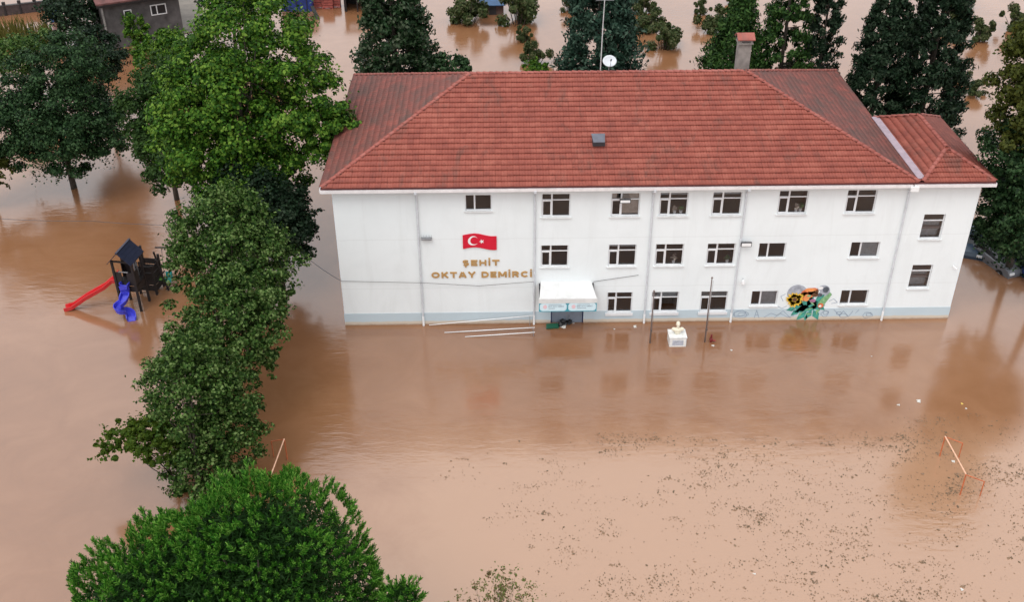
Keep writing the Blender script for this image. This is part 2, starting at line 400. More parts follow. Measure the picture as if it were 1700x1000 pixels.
for x, z, c_, lab in ((18.12, 6.86, 0, 'small white flower pot at the middle of its top floor sill'), (18.45, 6.86, 1, 'small plant pot at the right end of its top floor sill'), (24.62, 6.90, 0, 'white pot inside the top floor window above the mural'), (24.85, 6.90, 1, 'leafy pot inside the top floor window above the mural'),
                      (21.25, 3.77, 1, 'leafy pot in the middle floor window beside the dark rimmed floodlight'), (18.3, 3.77, 0, 'white pot in the middle floor window left of the dark rimmed floodlight')):
    t = thing('flower_pot', (x, .24, z), lab, 'flower pot', GP)
    q = MB(); q.lathe((x, .24, z-.05), [(.06, 0), (.09, .16), (.10, .17), (.10, .2), (.07, .21)], 10); q.build('pot', M_white, t)
    P_ = np.array([x, .24, z+.26])+rng.normal(0, .07, (40, 3)); mesh_np('plant', np.stack([P_, P_+(.05, 0, .02), P_+(.06, 0, .09), P_+(0, .02, .06)], 1).reshape(-1, 3), np.arange(160).reshape(-1, 4), simple('pot plant', (.05, .10, .03) if c_ else (.4, .35, .3), .6), t)
# entrance door in its recess
dm = MB(); dm.box(DOOR[0]+.002, DOOR[0]+.06, .05, .13, -1.2, .78); dm.box(DOOR[1]-.06, DOOR[1]-.002, .05, .13, -1.2, .78)
dm.box(DOOR[0]+.002, DOOR[1]-.002, .05, .13, .78, 1.01)
df = dm.build('door', M_navy, school)
xm = (DOOR[0]+DOOR[1])/2
for a, b in ((DOOR[0]+.06, xm-.02), (xm+.02, DOOR[1]-.06)):
    q = MB(); q.box(a, b, .08, .12, -1.2, .78); q.build('door_leaf', M_door, df)
q = MB(); q.box(xm-.02, xm+.02, .07, .13, -1.2, .78); q.tube([(xm+.12, .05, .25), (xm+.12, .05, .5)], .015, 6); q.build('door_handle', M_grey, df)

# --- roofs
roofm = MB()
FLc, FRc, BRc, BLc = (-O, -O, EZ-.07), (W1+O, -O, EZ-.07), (W1+O, D, EZ-.07), (-O, D, EZ-.07)
RA, RB = (RX0, RY, RZ-.07), (RX1, RY, RZ-.07)
roofm.add([FLc, FRc, RB, RA], [(0, 1, 2, 3)]).add([FRc, BRc, RB], [(0, 1, 2)]).add([BRc, BLc, RA, RB], [(0, 1, 2, 3)]).add([BLc, FLc, RA], [(0, 1, 2)])
roofm.quad((-O, -O, 8.62), (W1+O, -O, 8.62), (W1+O, D, 8.62), (-O, D, 8.62))
roof = roofm.build('roof', M_under, school, fix=False)
AX0, AX1, AY0, AY1 = 30.80, W+O, -O, D2
AXC = (AX0+AX1)/2; AZ = 9.78; RYA, RYB = AY0+2.35, AY1-1.7
am = MB()
a1, a2, a3, a4 = (AX0, AY0, EZ-.05), (AX1, AY0, EZ-.05), (AX1, AY1, EZ-.05), (AX0, AY1, EZ-.05); r1, r2 = (AXC, RYA, AZ-.05), (AXC, RYB, AZ-.05)
am.add([a1, a2, r1], [(0, 1, 2)]).add([a2, a3, r2, r1], [(0, 1, 2, 3)]).add([a3, a4, r2], [(0, 1, 2)]).add([a4, a1, r1, r2], [(0, 1, 2, 3)])
am.quad((AX0, AY0, 8.62), (AX1, AY0, 8.62), (AX1, AY1, 8.62), (AX0, AY1, 8.62))
annex_roof = am.build('annex_roof', M_under, school, fix=False)
TW, NC = .312, 22
def tile_profile():
    n = 9; xs = np.linspace(0, 1, n); z = .012+.026*np.abs(np.sin(xs*2*np.pi)); return xs*TW*1.0, z
PX, PZ = tile_profile()
def tile_shape(cl, lift=.062):
    """one interlocking double-roll tile in slope coordinates (u, v, n), lower edge proud"""
    V = []; L = cl*1.10
    for v, add in ((0, lift), (L, 0)):
        for x, z in zip(PX, PZ): V.append((x, v, z+add))
    for x, z in zip(PX, PZ): V.append((x, .004, z*.6+lift-.022))
    n = len(PX); F = [(i, i+1, n+i+1, n+i) for i in range(n-1)]+[(2*n+i, 2*n+i+1, i+1, i) for i in range(n-1)]
    return np.array(V), np.array(F)
def slope_tiles(p0, p1, q0, q1, nc, singles=0):
    """tile rows on the face with eave p0->p1 and top edge q0->q1 (q0 may equal q1). returns joined verts/faces and single tile frames"""
    p0, p1, q0, q1 = [np.array(v, float) for v in (p0, p1, q0, q1)]
    u = (p1-p0)/np.linalg.norm(p1-p0); up = q0-p0; up = up-u*(up@u); Ls = np.linalg.norm(up); up /= Ls; n = np.cross(u, up)
    if n[2] < 0: n = -n
    E = np.linalg.norm(p1-p0); a0 = (q0-p0)@u; b0 = (q1-p0)@u; cl = Ls/nc
    tv, tf = tile_shape(cl); Vs = []; Fs = []; base = 0; single = []
    for r in range(nc):
        v = r*cl; lo, hi = a0*(v+cl*.25)/Ls, E+(b0-E)*(v+cl*.25)/Ls
        k0, k1 = int(math.floor(lo/TW)), int(math.ceil(hi/TW))
        wob = rng.normal(0, .006)
        for k in range(k0, k1):
            x0, x1 = max(k*TW, lo), min((k+1)*TW, hi)
            if x1-x0 < .05: continue
            j = rng.normal(0, [.002, .004, .003], 3)
            org = p0+up*(v+j[1]+wob)+n*j[2]+u*j[0]
            full = x1-x0 > TW*.99
            if full and len(single) < singles:
                single.append((org+u*k*TW, u, up, n)); continue
            T = tv.copy(); T[:, 0] = np.clip(T[:, 0]+k*TW, x0, x1)
            Vs.append(org+T[:, :1]*u+T[:, 1:2]*up+T[:, 2:]*n); Fs.append(tf+base); base += len(T)
    return np.concatenate(Vs), np.concatenate(Fs), single, cl
def put_tiles(args, mat, parent, singles=0):
    V, F, single, cl = slope_tiles(*args, singles=singles)
    tag(mesh_np('roof_tiles', V, F, mat, parent), kind='stuff')
    if single:
        tv, tf = tile_shape(cl); me = None
        for o_, u, up, n in single:
            if me is None: ob = mesh_np('roof_tile', tv, tf, mat, None); me = ob.data; ob.parent = parent
            else: ob = link('roof_tile', me, parent)
            mt = Matrix.Identity(4)
            for i in range(3): mt[i][0], mt[i][1], mt[i][2], mt[i][3] = u[i], up[i], n[i], o_[i]
            ob.matrix_local = mt
E0 = EZ-.06
put_tiles(((-O, -O-.05, E0), (W1+O, -O-.05, E0), (RX0, RY, RZ-.06), (RX1, RY, RZ-.06), NC), M_tile, roof, 300)
put_tiles(((W1+O+.05, -O, E0), (W1+O+.05, D, E0), (RX1, RY, RZ-.06), (RX1, RY, RZ-.06), NC), M_tileold, roof)
put_tiles(((-O-.05, D, E0), (-O-.05, -O, E0), (RX0, RY, RZ-.06), (RX0, RY, RZ-.06), NC), M_tileold, roof)
put_tiles(((W1+O, D+.05, E0), (-O, D+.05, E0), (RX1, RY, RZ-.06), (RX0, RY, RZ-.06), NC), M_tileold, roof)
put_tiles(((AX0, AY0-.05, E0), (AX1, AY0-.05, E0), (AXC, RYA, AZ-.04), (AXC, RYA, AZ-.04), 7), M_tile, annex_roof)
put_tiles(((AX1+.05, AY0, E0), (AX1+.05, AY1, E0), (AXC, RYA, AZ-.04), (AXC, RYB, AZ-.04), 6), M_tile, annex_roof)
put_tiles(((AX0, AY1, E0), (AX0, AY0, E0), (AXC, RYB, AZ-.04), (AXC, RYA, AZ-.04), 6), M_tile, annex_roof)
put_tiles(((AX1, AY1+.05, E0), (AX0, AY1+.05, E0), (AXC, RYB, AZ-.04), (AXC, RYB, AZ-.04), 5), M_tile, annex_roof)
# ridge and hip caps, one object each
def cap_mesh(L):
    V = []; n = 7
    for y, s in ((0, 1.0), (L*1.08, .86)):
        for k in range(n): g = math.pi*k/(n-1); V.append((.12*s*math.cos(g), y, .085*s*math.sin(g)+(.03 if y == 0 else 0)))
    for k in range(n): g = math.pi*k/(n-1); V.append((.09*math.cos(g), 0, .06*math.sin(g)+.02))
    F = [(k, k+1, n+k+1, n+k) for k in range(n-1)]+[(2*n+k, 2*n+k+1, k+1, k) for k in range(n-1)]
    return np.array(V), np.array(F)
CAPV, CAPF = cap_mesh(.36); cap_me = None
def caps(p, q, parent, mat_up=.0):
    global cap_me
    p = np.array(p, float)+(0, 0, .0); q = np.array(q, float); L = np.linalg.norm(q-p); t = (q-p)/L
    a = np.cross(t, (0, 0, 1)); a /= np.linalg.norm(a); n = np.cross(a, t)
    for k in range(int(L/.36)):
        o_ = p+t*k*.36+n*(.0+rng.normal(0, .006))
        if cap_me is None: ob = mesh_np('ridge_tile', CAPV, CAPF, M_ridge, None, smooth=False); cap_me = ob.data; ob.parent = parent
        else: ob = link('ridge_tile', cap_me, parent)
        mt = Matrix.Identity(4)
        for i in range(3): mt[i][0], mt[i][1], mt[i][2], mt[i][3] = a[i], t[i], n[i], o_[i]
        ob.matrix_local = mt
RT = RZ-.03
caps((RX0, RY, RT), (RX1, RY, RT), roof)
caps((-O, -O, EZ), (RX0, RY, RT), roof); caps((W1+O, -O, EZ), (RX1, RY, RT), roof)
caps((-O, D, EZ), (RX0, RY, RT), roof); caps((W1+O, D, EZ), (RX1, RY, RT), roof)
for a, b in (((AX0, AY0, EZ), (AXC, RYA, AZ)), ((AX1, AY0, EZ), (AXC, RYA, AZ)), ((AXC, RYA, AZ), (AXC, RYB, AZ)), ((AX0, AY1, EZ), (AXC, RYB, AZ)), ((AX1, AY1, EZ), (AXC, RYB, AZ))):
    caps(a, b, annex_roof)
q = MB(); q.add([(30.62, -.2, 8.97), (31.02, -.2, 9.0), (31.02, 7.9, 9.03), (30.62, 7.9, 9.0), (30.62, -.2, 8.9), (31.02, -.2, 8.93), (31.02, 7.9, 8.96), (30.62, 7.9, 8.93)],
                [(0,1,2,3),(4,7,6,5),(0,4,5,1),(1,5,6,2),(2,6,7,3),(3,7,4,0)])
q.build('valley_flashing', M_flash, annex_roof)
# eaves: strip coloured as the dark red shadow under the tiles, white gutter
q = MB(); q.box(-O-.02, AX1+.02, -O+.0, -O+.05, 8.74, 8.86); q.build('eave_shadow_strip', M_eaveshadow, school)
q = MB()
for x0, x1 in ((-O-.05, W1+.12), (W1+.18, AX1+.05)): q.box(x0, x1, -O-.10, -O-.005, 8.60, 8.76)
q.build('gutter', M_gutter, school)
q = MB(); q.box(-O-.10, -O-.005, -O, D, 8.62, 8.77); q.box(AX1+.005, AX1+.10, -O, AY1, 8.62, 8.77); q.build('gutter', M_gutter, school)
for x in (4.42, 10.65, 16.88, 21.79, 30.38):
    q = MB(); q.tube([(x, -O-.05, 8.64), (x, -O-.05, 8.50), (x, -.09, 8.22), (x, -.09, -.6)], .052, 8); q.tube([(x, -O-.05, 8.64), (x, -O-.05, 8.50)], .09, 8)
    for z in (7.2, 5.3, 3.4, 1.5): q.tube([(x, -.09, z), (x, -.09, z+.05)], .066, 8)
    dp = q.build('downpipe', M_pipe, school)
    q = MB(); q.tube([(x, -.09, -.55), (x, -.09, .62)], .064, 8); q.build('pipe_shoe', M_white, dp)
q = MB(); q.box(30.2, 30.62, -O-.2, -O-.1, 8.42, 8.68); q.build('rainwater_head', M_white, school)
# roof vent hatch
def on_front(x, t):  # point on the front slope, t = 0 eave .. 1 ridge
    return np.array([x, -O+(RY+O)*t, EZ+(RZ-EZ)*t])
hc = on_front(14.1, .345)
hat = MB(); hat.box(hc[0]-.33, hc[0]+.33, hc[1]-.36, hc[1]+.36, hc[2]+.0, hc[2]+.24)
hatch = hat.build('roof_hatch', M_dark, roof, bevel=.02)
q = MB(); q.prism([(hc[0]-.30, hc[1]-.42, hc[2]+.24), (hc[0]+.30, hc[1]-.42, hc[2]+.24), (hc[0]+.37, hc[1]+.34, hc[2]+.40), (hc[0]-.37, hc[1]+.34, hc[2]+.40)], (0, 0, .04)); q.build('hatch_lid', simple('lead lid', (.10, .105, .13), .4, .15), roof)
# chimney behind the ridge
cx_, cy_ = 23.0, 9.4
q = MB(); q.box(cx_-.36, cx_+.36, cy_-.32, cy_+.32, 10.6, 13.05); ch = q.build('chimney', M_chim, roof)
q = MB(); q.box(cx_-.43, cx_+.43, cy_-.43, cy_+.43, 13.05, 13.12)
for sx in (-.33, .33):
    for sy in (-.33, .33): q.box(cx_+sx-.06, cx_+sx+.06, cy_+sy-.06, cy_+sy+.06, 13.12, 13.30)
q.build('chimney_slab', M_chim, roof)
q = MB(); q.prism([(cx_-.5, cy_-.5, 13.30), (cx_+.5, cy_-.5, 13.30), (cx_+.5, cy_, 13.56), (cx_-.5, cy_, 13.56)], (0, 0, .06))
q.prism([(cx_-.5, cy_+.5, 13.30), (cx_+.5, cy_+.5, 13.30), (cx_+.5, cy_+.003, 13.56), (cx_-.5, cy_+.003, 13.56)], (0, 0, .06)); q.build('chimney_cap', M_ridge, roof)

# --- things fixed on the building
b0 = aty(990, 122, RY+.3)
ant = thing('antenna_mast', (14.6, RY+.25, 12.0), 'thin pale metal mast rising from the roof ridge beside the satellite dish', 'antenna')
q = MB(); q.tube([(14.6, RY+.25, 11.8), (14.63, RY+.25, 14.5), (14.72, RY+.3, 17.6)], [.035, .03, .022], 6); q.build('mast', simple('galvanised tube', (.5, .5, .5), .4), ant)
q = MB()
for z, l in ((17.0, .6), (16.5, .8), (16.0, 1.0)): q.bar((14.7-l/2, RY+.3, z), (14.7+l/2, RY+.3, z), .02)
q.build('antenna_rods', M_grey, ant)
dish = thing('satellite_dish', (15.05, RY, 12.05), 'round white satellite dish standing on the roof ridge', 'satellite dish')
dc = np.array([15.05, RY-.02, 12.62]); dn = np.array([.1, -.80, .62]); dn /= np.linalg.norm(dn); da = np.cross(dn, (0, 0, 1)); da /= np.linalg.norm(da); db = np.cross(da, dn)
V = [dc]; F = []
for i in range(1, 5):
    for k in range(20):
        g = 2*math.pi*k/20; rr = i/4; V.append(dc+(da*math.cos(g)*.40+db*math.sin(g)*.34)*rr+dn*.12*rr*rr)
for k in range(20): F.append((0, 1+k, 1+(k+1) % 20))
q = MB(); q.add(V, F+[(1+i*20+k, 1+(i+1)*20+k, 1+(i+1)*20+(k+1) % 20, 1+i*20+(k+1) % 20) for i in range(3) for k in range(20)]); dd = q.build('reflector', M_pipe, dish, smooth=True)
so = dd.modifiers.new('thick', 'SOLIDIFY'); so.thickness = .015
q = MB(); q.tube([dc-db*.40+dn*.1, dc+dn*.48-db*.08], .014, 6); q.tube([dc+dn*.42-db*.09, dc+dn*.55-db*.06], .045, 8); q.build('feed_arm', M_dark, dish)
q = MB(); q.tube([(15.05, RY+.04, 11.9), tuple(dc-dn*.03)], .03, 8); q.build('bracket', M_grey, dish)

# flag panel
FX0, FX1, FZ = 6.78, 8.60, 5.40
flag = thing('flag_panel', ((FX0+FX1)/2, -.03, FZ), 'red waving flag panel with white crescent and star on the white wall', 'flag')
def wave(x): s = (x-FX0)/(FX1-FX0); return .075*math.sin(s*2*math.pi*.95-.6)-.06*s
V = []; F = []; n = 24
for i in range(n+1):
    x = FX0+(FX1-FX0)*i/n
    for y in (-.06, -.02):
        for s in (-.42, .42): V.append((x, y, FZ+s+wave(x)))
for i in range(n):
    o_ = i*4; F += [(o_, o_+4, o_+5, o_+1), (o_+2, o_+3, o_+7, o_+6), (o_+1, o_+5, o_+7, o_+3), (o_, o_+2, o_+6, o_+4)]
F += [(0, 1, 3, 2), (n*4, n*4+2, n*4+3, n*4+1)]
q = MB(); q.add(V, F); q.build('cloth', M_red, flag)
def ring_arc():
    c0x, R0, c1x, R1 = FX0+.56, .285, FX0+.63, .228
    P = []
    a_in = math.acos(max(-1, min(1, ((c1x-c0x)**2+R0**2-R1**2)/(2*(c1x-c0x)*R0))))
    b_in = math.acos(max(-1, min(1, ((c1x-c0x)**2+R1**2-R0**2)/(2*(c1x-c0x)*R1))))
    m = 26
    out = [(c0x+R0*math.cos(g), R0*math.sin(g)) for g in np.linspace(a_in, 2*math.pi-a_in, m)]
    inn = [(c1x+R1*math.cos(g), R1*math.sin(g)) for g in np.linspace(math.pi-b_in, math.pi+b_in, m)]
    return out, inn
out, inn = ring_arc(); V = [(x, -.066, FZ+z+wave(x)) for x, z in out+inn]; m = len(out)
q = MB(); q.add(V, [(i, i+1, m+i+1, m+i) for i in range(m-1)]); q.build('crescent', M_white, flag, fix=False)
V = [(FX0+1.02, -.066, FZ+wave(FX0+1.02))]
for k in range(10):
    g = math.pi+k*math.pi/5; rr = .15 if k % 2 == 0 else .058; x = FX0+1.02+rr*math.cos(g); V.append((x, -.066, FZ+rr*math.sin(g)+wave(FX0+1.02)))
q = MB(); q.add(V, [(0, 1+k, 1+(k+1) % 10) for k in range(10)]); q.build('star', M_white, flag, fix=False)

# gold letters
sign = thing('wall_lettering', (7.76, -.03, 3.6), 'two lines of gold capital letters below the flag on the white wall', 'lettering')
def arc(cx, cy, rx, ry, a0, a1, n=9): return [(cx+rx*math.cos(math.radians(g)), cy+ry*math.sin(math.radians(g))) for g in np.linspace(a0, a1, n)]
LET = {'E': (.80, [[(.12, 0), (.12, 1)], [(0, .12), (.8, .12)], [(.12, .5), (.72, .5)], [(0, .88), (.8, .88)]]), 'H': (.92, [[(.13, 0), (.13, 1)], [(.79, 0), (.79, 1)], [(.1, .5), (.8, .5)]]),
       'İ': (.26, [[(.13, 0), (.13, 1)], [(.13, 1.12), (.13, 1.34)]]), 'T': (.90, [[(0, .88), (.9, .88)], [(.45, 0), (.45, .9)]]), 'O': (1.1, [arc(.55, .5, .43, .38, 0, 360, 17)]),
       'K': (.95, [[(.13, 0), (.13, 1)], [(.2, .40), (.82, .98)], [(.38, .56), (.86, .02)]]), 'A': (1.04, [[(.10, 0), (.46, .98)], [(.94, 0), (.58, .98)], [(.26, .30), (.78, .30)]]), 'Y': (1.0, [[(.08, 1), (.5, .45)], [(.92, 1), (.5, .45)], [(.5, 0), (.5, .5)]]),
       'D': (.98, [[(.13, 0), (.13, 1)], [(.1, .12), (.45, .12)]+arc(.45, .5, .40, .38, -90, 90)+[(.1, .88)]]), 'M': (1.16, [[(.13, 0), (.13, 1)], [(1.03, 0), (1.03, 1)], [(.16, .95), (.58, .22)], [(1.0, .95), (.58, .22)]]),
       'R': (.95, [[(.13, 0), (.13, 1)], [(.1, .45), (.5, .45)]+arc(.52, .665, .26, .215, -90, 90)+[(.1, .88)], [(.45, .45), (.82, .02)]]), 'C': (1.0, [arc(.54, .5, .42, .38, 48, 312, 13)]),
       'Ş': (.84, [arc(.42, .70, .28, .18, 30, 250, 9)+[(.46, .5)]+arc(.42, .30, .28, .18, 75, -150, 9), [(.42, .02), (.42, -.12)], [(.44, -.14), (.32, -.22)]])}
def letters(text, x0, x1, zb, h):
    tot = sum(.55 if c == ' ' else LET[c][0]+.22 for c in text)-.22; k = (x1-x0)/tot; x = x0; th = .27*h
    for c in text:
        if c == ' ': x += .55*k; continue
        q = MB(); y = -.05
        for st in LET[c][1]:
            for (a0, b0_), (a1, b1_) in zip(st[:-1], st[1:]):
                p = np.array([x+a0*k, y, zb+b0_*h]); r = np.array([x+a1*k, y, zb+b1_*h]); d = (r-p)/np.linalg.norm(r-p); e = d*(.03*h if len(st) > 2 else 0); y += .0006
                nn = np.array([-d[2], 0, d[0]])*th/2; q.prism([p-e-nn, r+e-nn, r+e+nn, p-e+nn], (0, .04, 0))
        q.build('letter', M_gold, sign); x += (LET[c][0]+.22)*k
letters('ŞEHİT', 6.72, 8.74, 3.86, .36)
letters('OKTAY DEMİRCİ', 5.0, 10.52, 3.10, .37)

# wall lights
def floodlight(px, py, w_, h_, label, dark=True):
    p = aty(px, py, -.25); t = thing('floodlight', (p[0], -.2, p[2]), label, 'floodlight', 'floodlights on the facade')
    q = MB(); q.box(p[0]-w_/2, p[0]+w_/2, -.30, -.18, p[2]-h_/2, p[2]+h_/2); q.build('housing', M_dark if dark else M_grey, t, bevel=.012)
    q = MB(); q.box(p[0]-w_/2+.035, p[0]+w_/2-.035, -.306, -.298, p[2]-h_/2+.035, p[2]+h_/2-.035); q.build('lens', M_white, t)
    q = MB(); q.box(p[0]-.04, p[0]+.04, -.18, -.001, p[2]-.04, p[2]+.04); q.build('bracket', M_grey, t)
floodlight(1038, 334, .58, .22, 'white lensed floodlight in front of the top floor window with the beige blind')
floodlight(1239, 406, .58, .26, 'dark rimmed floodlight on the wall beside the downpipe at middle floor height')
p = aty(708, 398, -.2); t = thing('wall_bracket', (p[0], -.1, p[2]), 'small grey wall lamp bracket with bird spikes beside the leftmost downpipe', 'wall lamp')
q = MB(); q.box(p[0]-.28, p[0]+.28, -.22, -.002, p[2]-.05, p[2]+.05); q.build('body', M_grey, t, bevel=.01)
q = MB()
for k in range(7): q.tube([(p[0]-.25+k*.083, -.12, p[2]+.05), (p[0]-.25+k*.083+.02, -.14, p[2]+.24)], .008, 4)
q.build('spikes', M_grey, t)
p = aty(1234, 468, -.15); t = thing('wall_lantern', (p[0], -.1, p[2]), 'small white bell shaped lantern on the wall above the ground floor windows', 'lantern')
q = MB(); q.lathe((p[0], -.16, p[2]-.15), [(.10, 0), (.11, .04), (.07, .22), (.03, .3), (.01, .32)], 10); q.build('shade', M_white, t)
q = MB(); q.bar((p[0], -.16, p[2]+.12), (p[0], -.002, p[2]+.12), .03); q.build('arm', M_grey, t)
p = aty(1583, 443, -.1); t = thing('security_camera', (p[0], -.1, p[2]), 'tiny white security camera near the right corner of the annex wall', 'camera')
q = MB(); q.tube([(p[0], -.1, p[2]), (p[0]+.14, -.26, p[2]-.06)], .045, 8); q.build('camera_body', M_white, t)
q = MB(); q.bar((p[0], -.1, p[2]), (p[0], -.002, p[2]+.04), .03); q.build('bracket', M_white, t)

# entrance canopy with two banners
cx0, cx1 = 10.92, 13.90
can = thing('entrance_canopy', ((cx0+cx1)/2, -.01, 2.0), 'white sloping canopy over the grey entrance doors with two printed banners', 'canopy')
q = MB(); q.prism([(cx0+.1, -.003, 2.72), (cx1-.1, -.003, 2.72), (cx1+.12, -1.15, 2.34), (cx0-.02, -1.15, 2.34)], (0, 0, .06)); q.build('canopy_roof', M_canopy, can)
q = MB(); q.box(cx0-.06, cx1+.16, -1.22, -1.152, 2.12, 2.40); q.build('fascia', M_canopy, can)
for x in (cx0+.02, cx1+.0):
    q = MB(); q.bar((x, -.03, 2.62), (x, -1.1, 2.26), .07, .16); q.bar((x, -.03, 1.5), (x, -1.1, 2.2), .06); q.build('bracket', M_dark, can)
bz0, bz1 = 1.56, 2.115
def rrect(x0, x1, z0, z1, r, y, n=5):
    P = []
    for cx, cz, s in ((x1-r, z1-r, 0), (x0+r, z1-r, 1), (x0+r, z0+r, 2), (x1-r, z0+r, 3)):
        for k in range(n): g = (s+k/(n-1))*math.pi/2; P.append((cx+r*math.cos(g), y, cz+r*math.sin(g)))
    return P
xm_ = (cx0+cx1)/2+.03
for a, b, line in ((cx0-.04, xm_-.004, 0), (xm_+.004, cx1+.14, 1)):
    q = MB(); q.box(a, b, -1.20, -1.17, bz0, bz1); bn = q.build('banner', M_teal, can)
    q = MB(); q.prism(rrect(a+.04, b-.04, bz0+.05, bz1+.0, .17, -1.201), (0, -.004, 0)); q.build('banner_panel', M_sky, bn)
    q = MB(); q.prism([(a+.33+.11*math.cos(g), -1.206, bz0+.32+.13*math.sin(g)) for g in np.linspace(0, 2*math.pi, 12, endpoint=False)], (0, -.003, 0)); q.build('emblem', M_pink, bn)
    cu = bpy.data.curves.new('tmp', 'FONT'); cu.body = 'ŞEHİT OKTAY DEMİRCİ'; cu.size = .1; cu.offset = .002
    ob = bpy.data.objects.new('tmp', cu); COL.objects.link(ob); dg = bpy.context.evaluated_depsgraph_get(); dg.update()
    me = bpy.data.meshes.new_from_object(ob.evaluated_get(dg)); bpy.data.objects.remove(ob)
    co = np.empty(len(me.vertices)*3, np.float32); me.vertices.foreach_get('co', co); co = co.reshape(-1, 3); k_ = .86/co[:, 0].max()
    V = np.stack([a+.50+co[:, 0]*k_, np.full(len(co), -1.2085), bz0+.31+co[:, 1]*1.1], -1)-worg(bn)
    me.vertices.foreach_set('co', V.astype(np.float32).ravel()); me.materials.append(M_text); me.name = 'banner_text'; me.update(); link('banner_text', me, bn)
    q = MB(); q.box(a+.52, a+1.22, -1.208, -1.205, bz0+.45, bz0+.475); q.box(a+.52, a+.52+(.35 if line == 0 else .5), -1.208, -1.205, bz0+.2, bz0+.23); q.build('banner_lines', M_text, bn)

# mural: flat paint on the wall
mural = thing('wall_mural', (26.1, -.01, 1.2), 'colourful sunflower and leaves mural with line drawings painted low on the wall', 'mural')
def fx(px, py): v = aty(px, py, 0.); return v[0], v[2]
def paint(name, polys, mat, y):
    q = MB()
    for P in polys: q.add([(x, y, z) for x, z in P], [tuple(range(len(P)))])
    return q.build(name, mat, mural, fix=False)
def disc(px, py, rx, rz, n=18, a0=0): x, z = fx(px, py); return [(x+rx*math.cos(g+a0), z+rz*math.sin(g+a0)) for g in np.linspace(0, 2*math.pi, n, endpoint=False)]
def petal(cx, cz, g, r0, r1, w_): 
    t = np.array([math.cos(g), math.sin(g)]); s = np.array([-t[1], t[0]]); c = np.array([cx, cz])
    return [tuple(c+t*r0), tuple(c+t*(r0+r1)/2-s*w_), tuple(c+t*r1), tuple(c+t*(r0+r1)/2+s*w_)]
MY = simple('mural yellow', (.80, .50, .05), .7, .2, 9); MO = simple('mural orange red', (.70, .17, .06), .7, .3, 5); MT = simple('mural green', (.05, .29, .23), .7, .5, 5)
MG = simple('mural light green', (.22, .42, .20), .7, .4, 6); MK = simple('mural brown', (.12, .05, .02), .7); MGY = simple('mural grey', (.36, .38, .43), .7, .35, 4); ML = simple('mural sketch line', (.20, .26, .36), .7, .1); MPK = simple('mural purple', (.38, .16, .27), .7, .2)
paint('grey_shading', [disc(1323, 486, .55, .52), disc(1366, 484, .40, .42)], MGY, -.020)
paint('globe', [disc(1371, 481, .17, .2), disc(1361, 490, .14, .12)], simple('mural dark grey', (.08, .09, .11), .7, .5, 6), -.028)
paint('globe_ring', [disc(1362, 478, .15, .10), disc(1358, 484, .1, .1)], M_white, -.032)
lv = []
for px, py, g, l in ((1330, 505, 2.6, .8), (1335, 512, 3.6, .8), (1342, 505, 1.2, .8), (1350, 510, .2, .9), (1356, 500, .9, .8), (1345, 518, 4.3, .7), (1335, 520, 4.0, .8), (1325, 515, 3.9, .7), (1352, 518, 5.2, .8), (1330, 498, 2.0, .6), (1346, 496, 2.2, .8), (1318, 512, 3.4, .6), (1360, 508, 5.6, .6), (1338, 525, 4.6, .4), (1340, 510, 3.0, .6), (1348, 503, 0, .6)):
    x, z = fx(px, py); lv.append(petal(x, z, g, -.25*l, .75*l, .26*l))
paint('leaves', [disc(1338, 508, .62, .38), *lv], MT, -.026)
lv = [petal(*fx(px, py), g, -.3*l, .7*l, .10*l) for px, py, g, l in ((1332, 500, 1.9, .5), (1340, 514, .4, .5), (1350, 505, 2.4, .5), (1345, 521, 3.2, .5), (1362, 500, .9, .9), (1330, 520, 4.1, .5), (1355, 517, 5., .4))]
paint('leaf_highlights', lv, MG, -.030)
paint('long_leaf', [[fx(1352, 523), fx(1357, 520), fx(1381, 489), fx(1378, 485), fx(1362, 500)]], MG, -.024)
paint('red_bloom', [disc(1342, 487, .42, .30), disc(1335, 492, .28, .30), disc(1350, 484, .3, .25)], MO, -.034)
paint('dark_bloom', [disc(1353, 489, .17, .15), disc(1356, 484, .10, .14)], MK, -.038)
paint('purple_bloom', [disc(1349, 499, .16, .12)], MPK, -.036)
paint('orange_bloom', [disc(1339, 494, .16, .24), disc(1345, 481, .3, .12)], simple('mural orange', (.80, .30, .10), .7, .2), -.040); paint('red_dot', [disc(1362, 507, .16, .16)], MO, -.036); paint('white_dot', [disc(1361, 508, .08, .08)], M_white, -.040)
paint('pale_dot', [disc(1343, 491, .12, .06)], MG, -.042)
scx, scz = fx(1319, 497)
paint('sunflower', [petal(scx, scz, g+.1*math.sin(5*g), .12, .52+.05*math.sin(3*g), .10) for g in np.linspace(0, 2*math.pi, 18, endpoint=False)]+[disc(1319, 497, .30, .30)], MY, -.044)
paint('sunflower_heart', [disc(1319, 497, .13, .13)], MK, -.048)
def sketch(pts, w_=.022): 
    P = []
    for (x0, z0), (x1, z1) in zip(pts[:-1], pts[1:]):
        d = np.array([x1-x0, z1-z0]); d = d/(np.linalg.norm(d)+1e-9); s = np.array([-d[1], d[0]])*w_/2
        P.append([(x0-s[0], z0-s[1]), (x1-s[0], z1-s[1]), (x1+s[0], z1+s[1]), (x0+s[0], z0+s[1])])
    return P
sk = []
for cx, cy, rx, rz in ((1230, 522, .42, .22), (1232, 522, .25, .12), (1228, 520, .32, .18), (1369, 521, .2, .2), (1371, 519, .13, .12), (1440, 523, .28, .18), (1442, 522, .16, .10), (1400, 524, .22, .13), (1393, 520, .15, .09)):
    P = disc(cx, cy, rx, rz, 14, .3); sk += sketch([(x+rng.normal(0, .02), z+rng.normal(0, .02)) for x, z in P]+[P[0]])
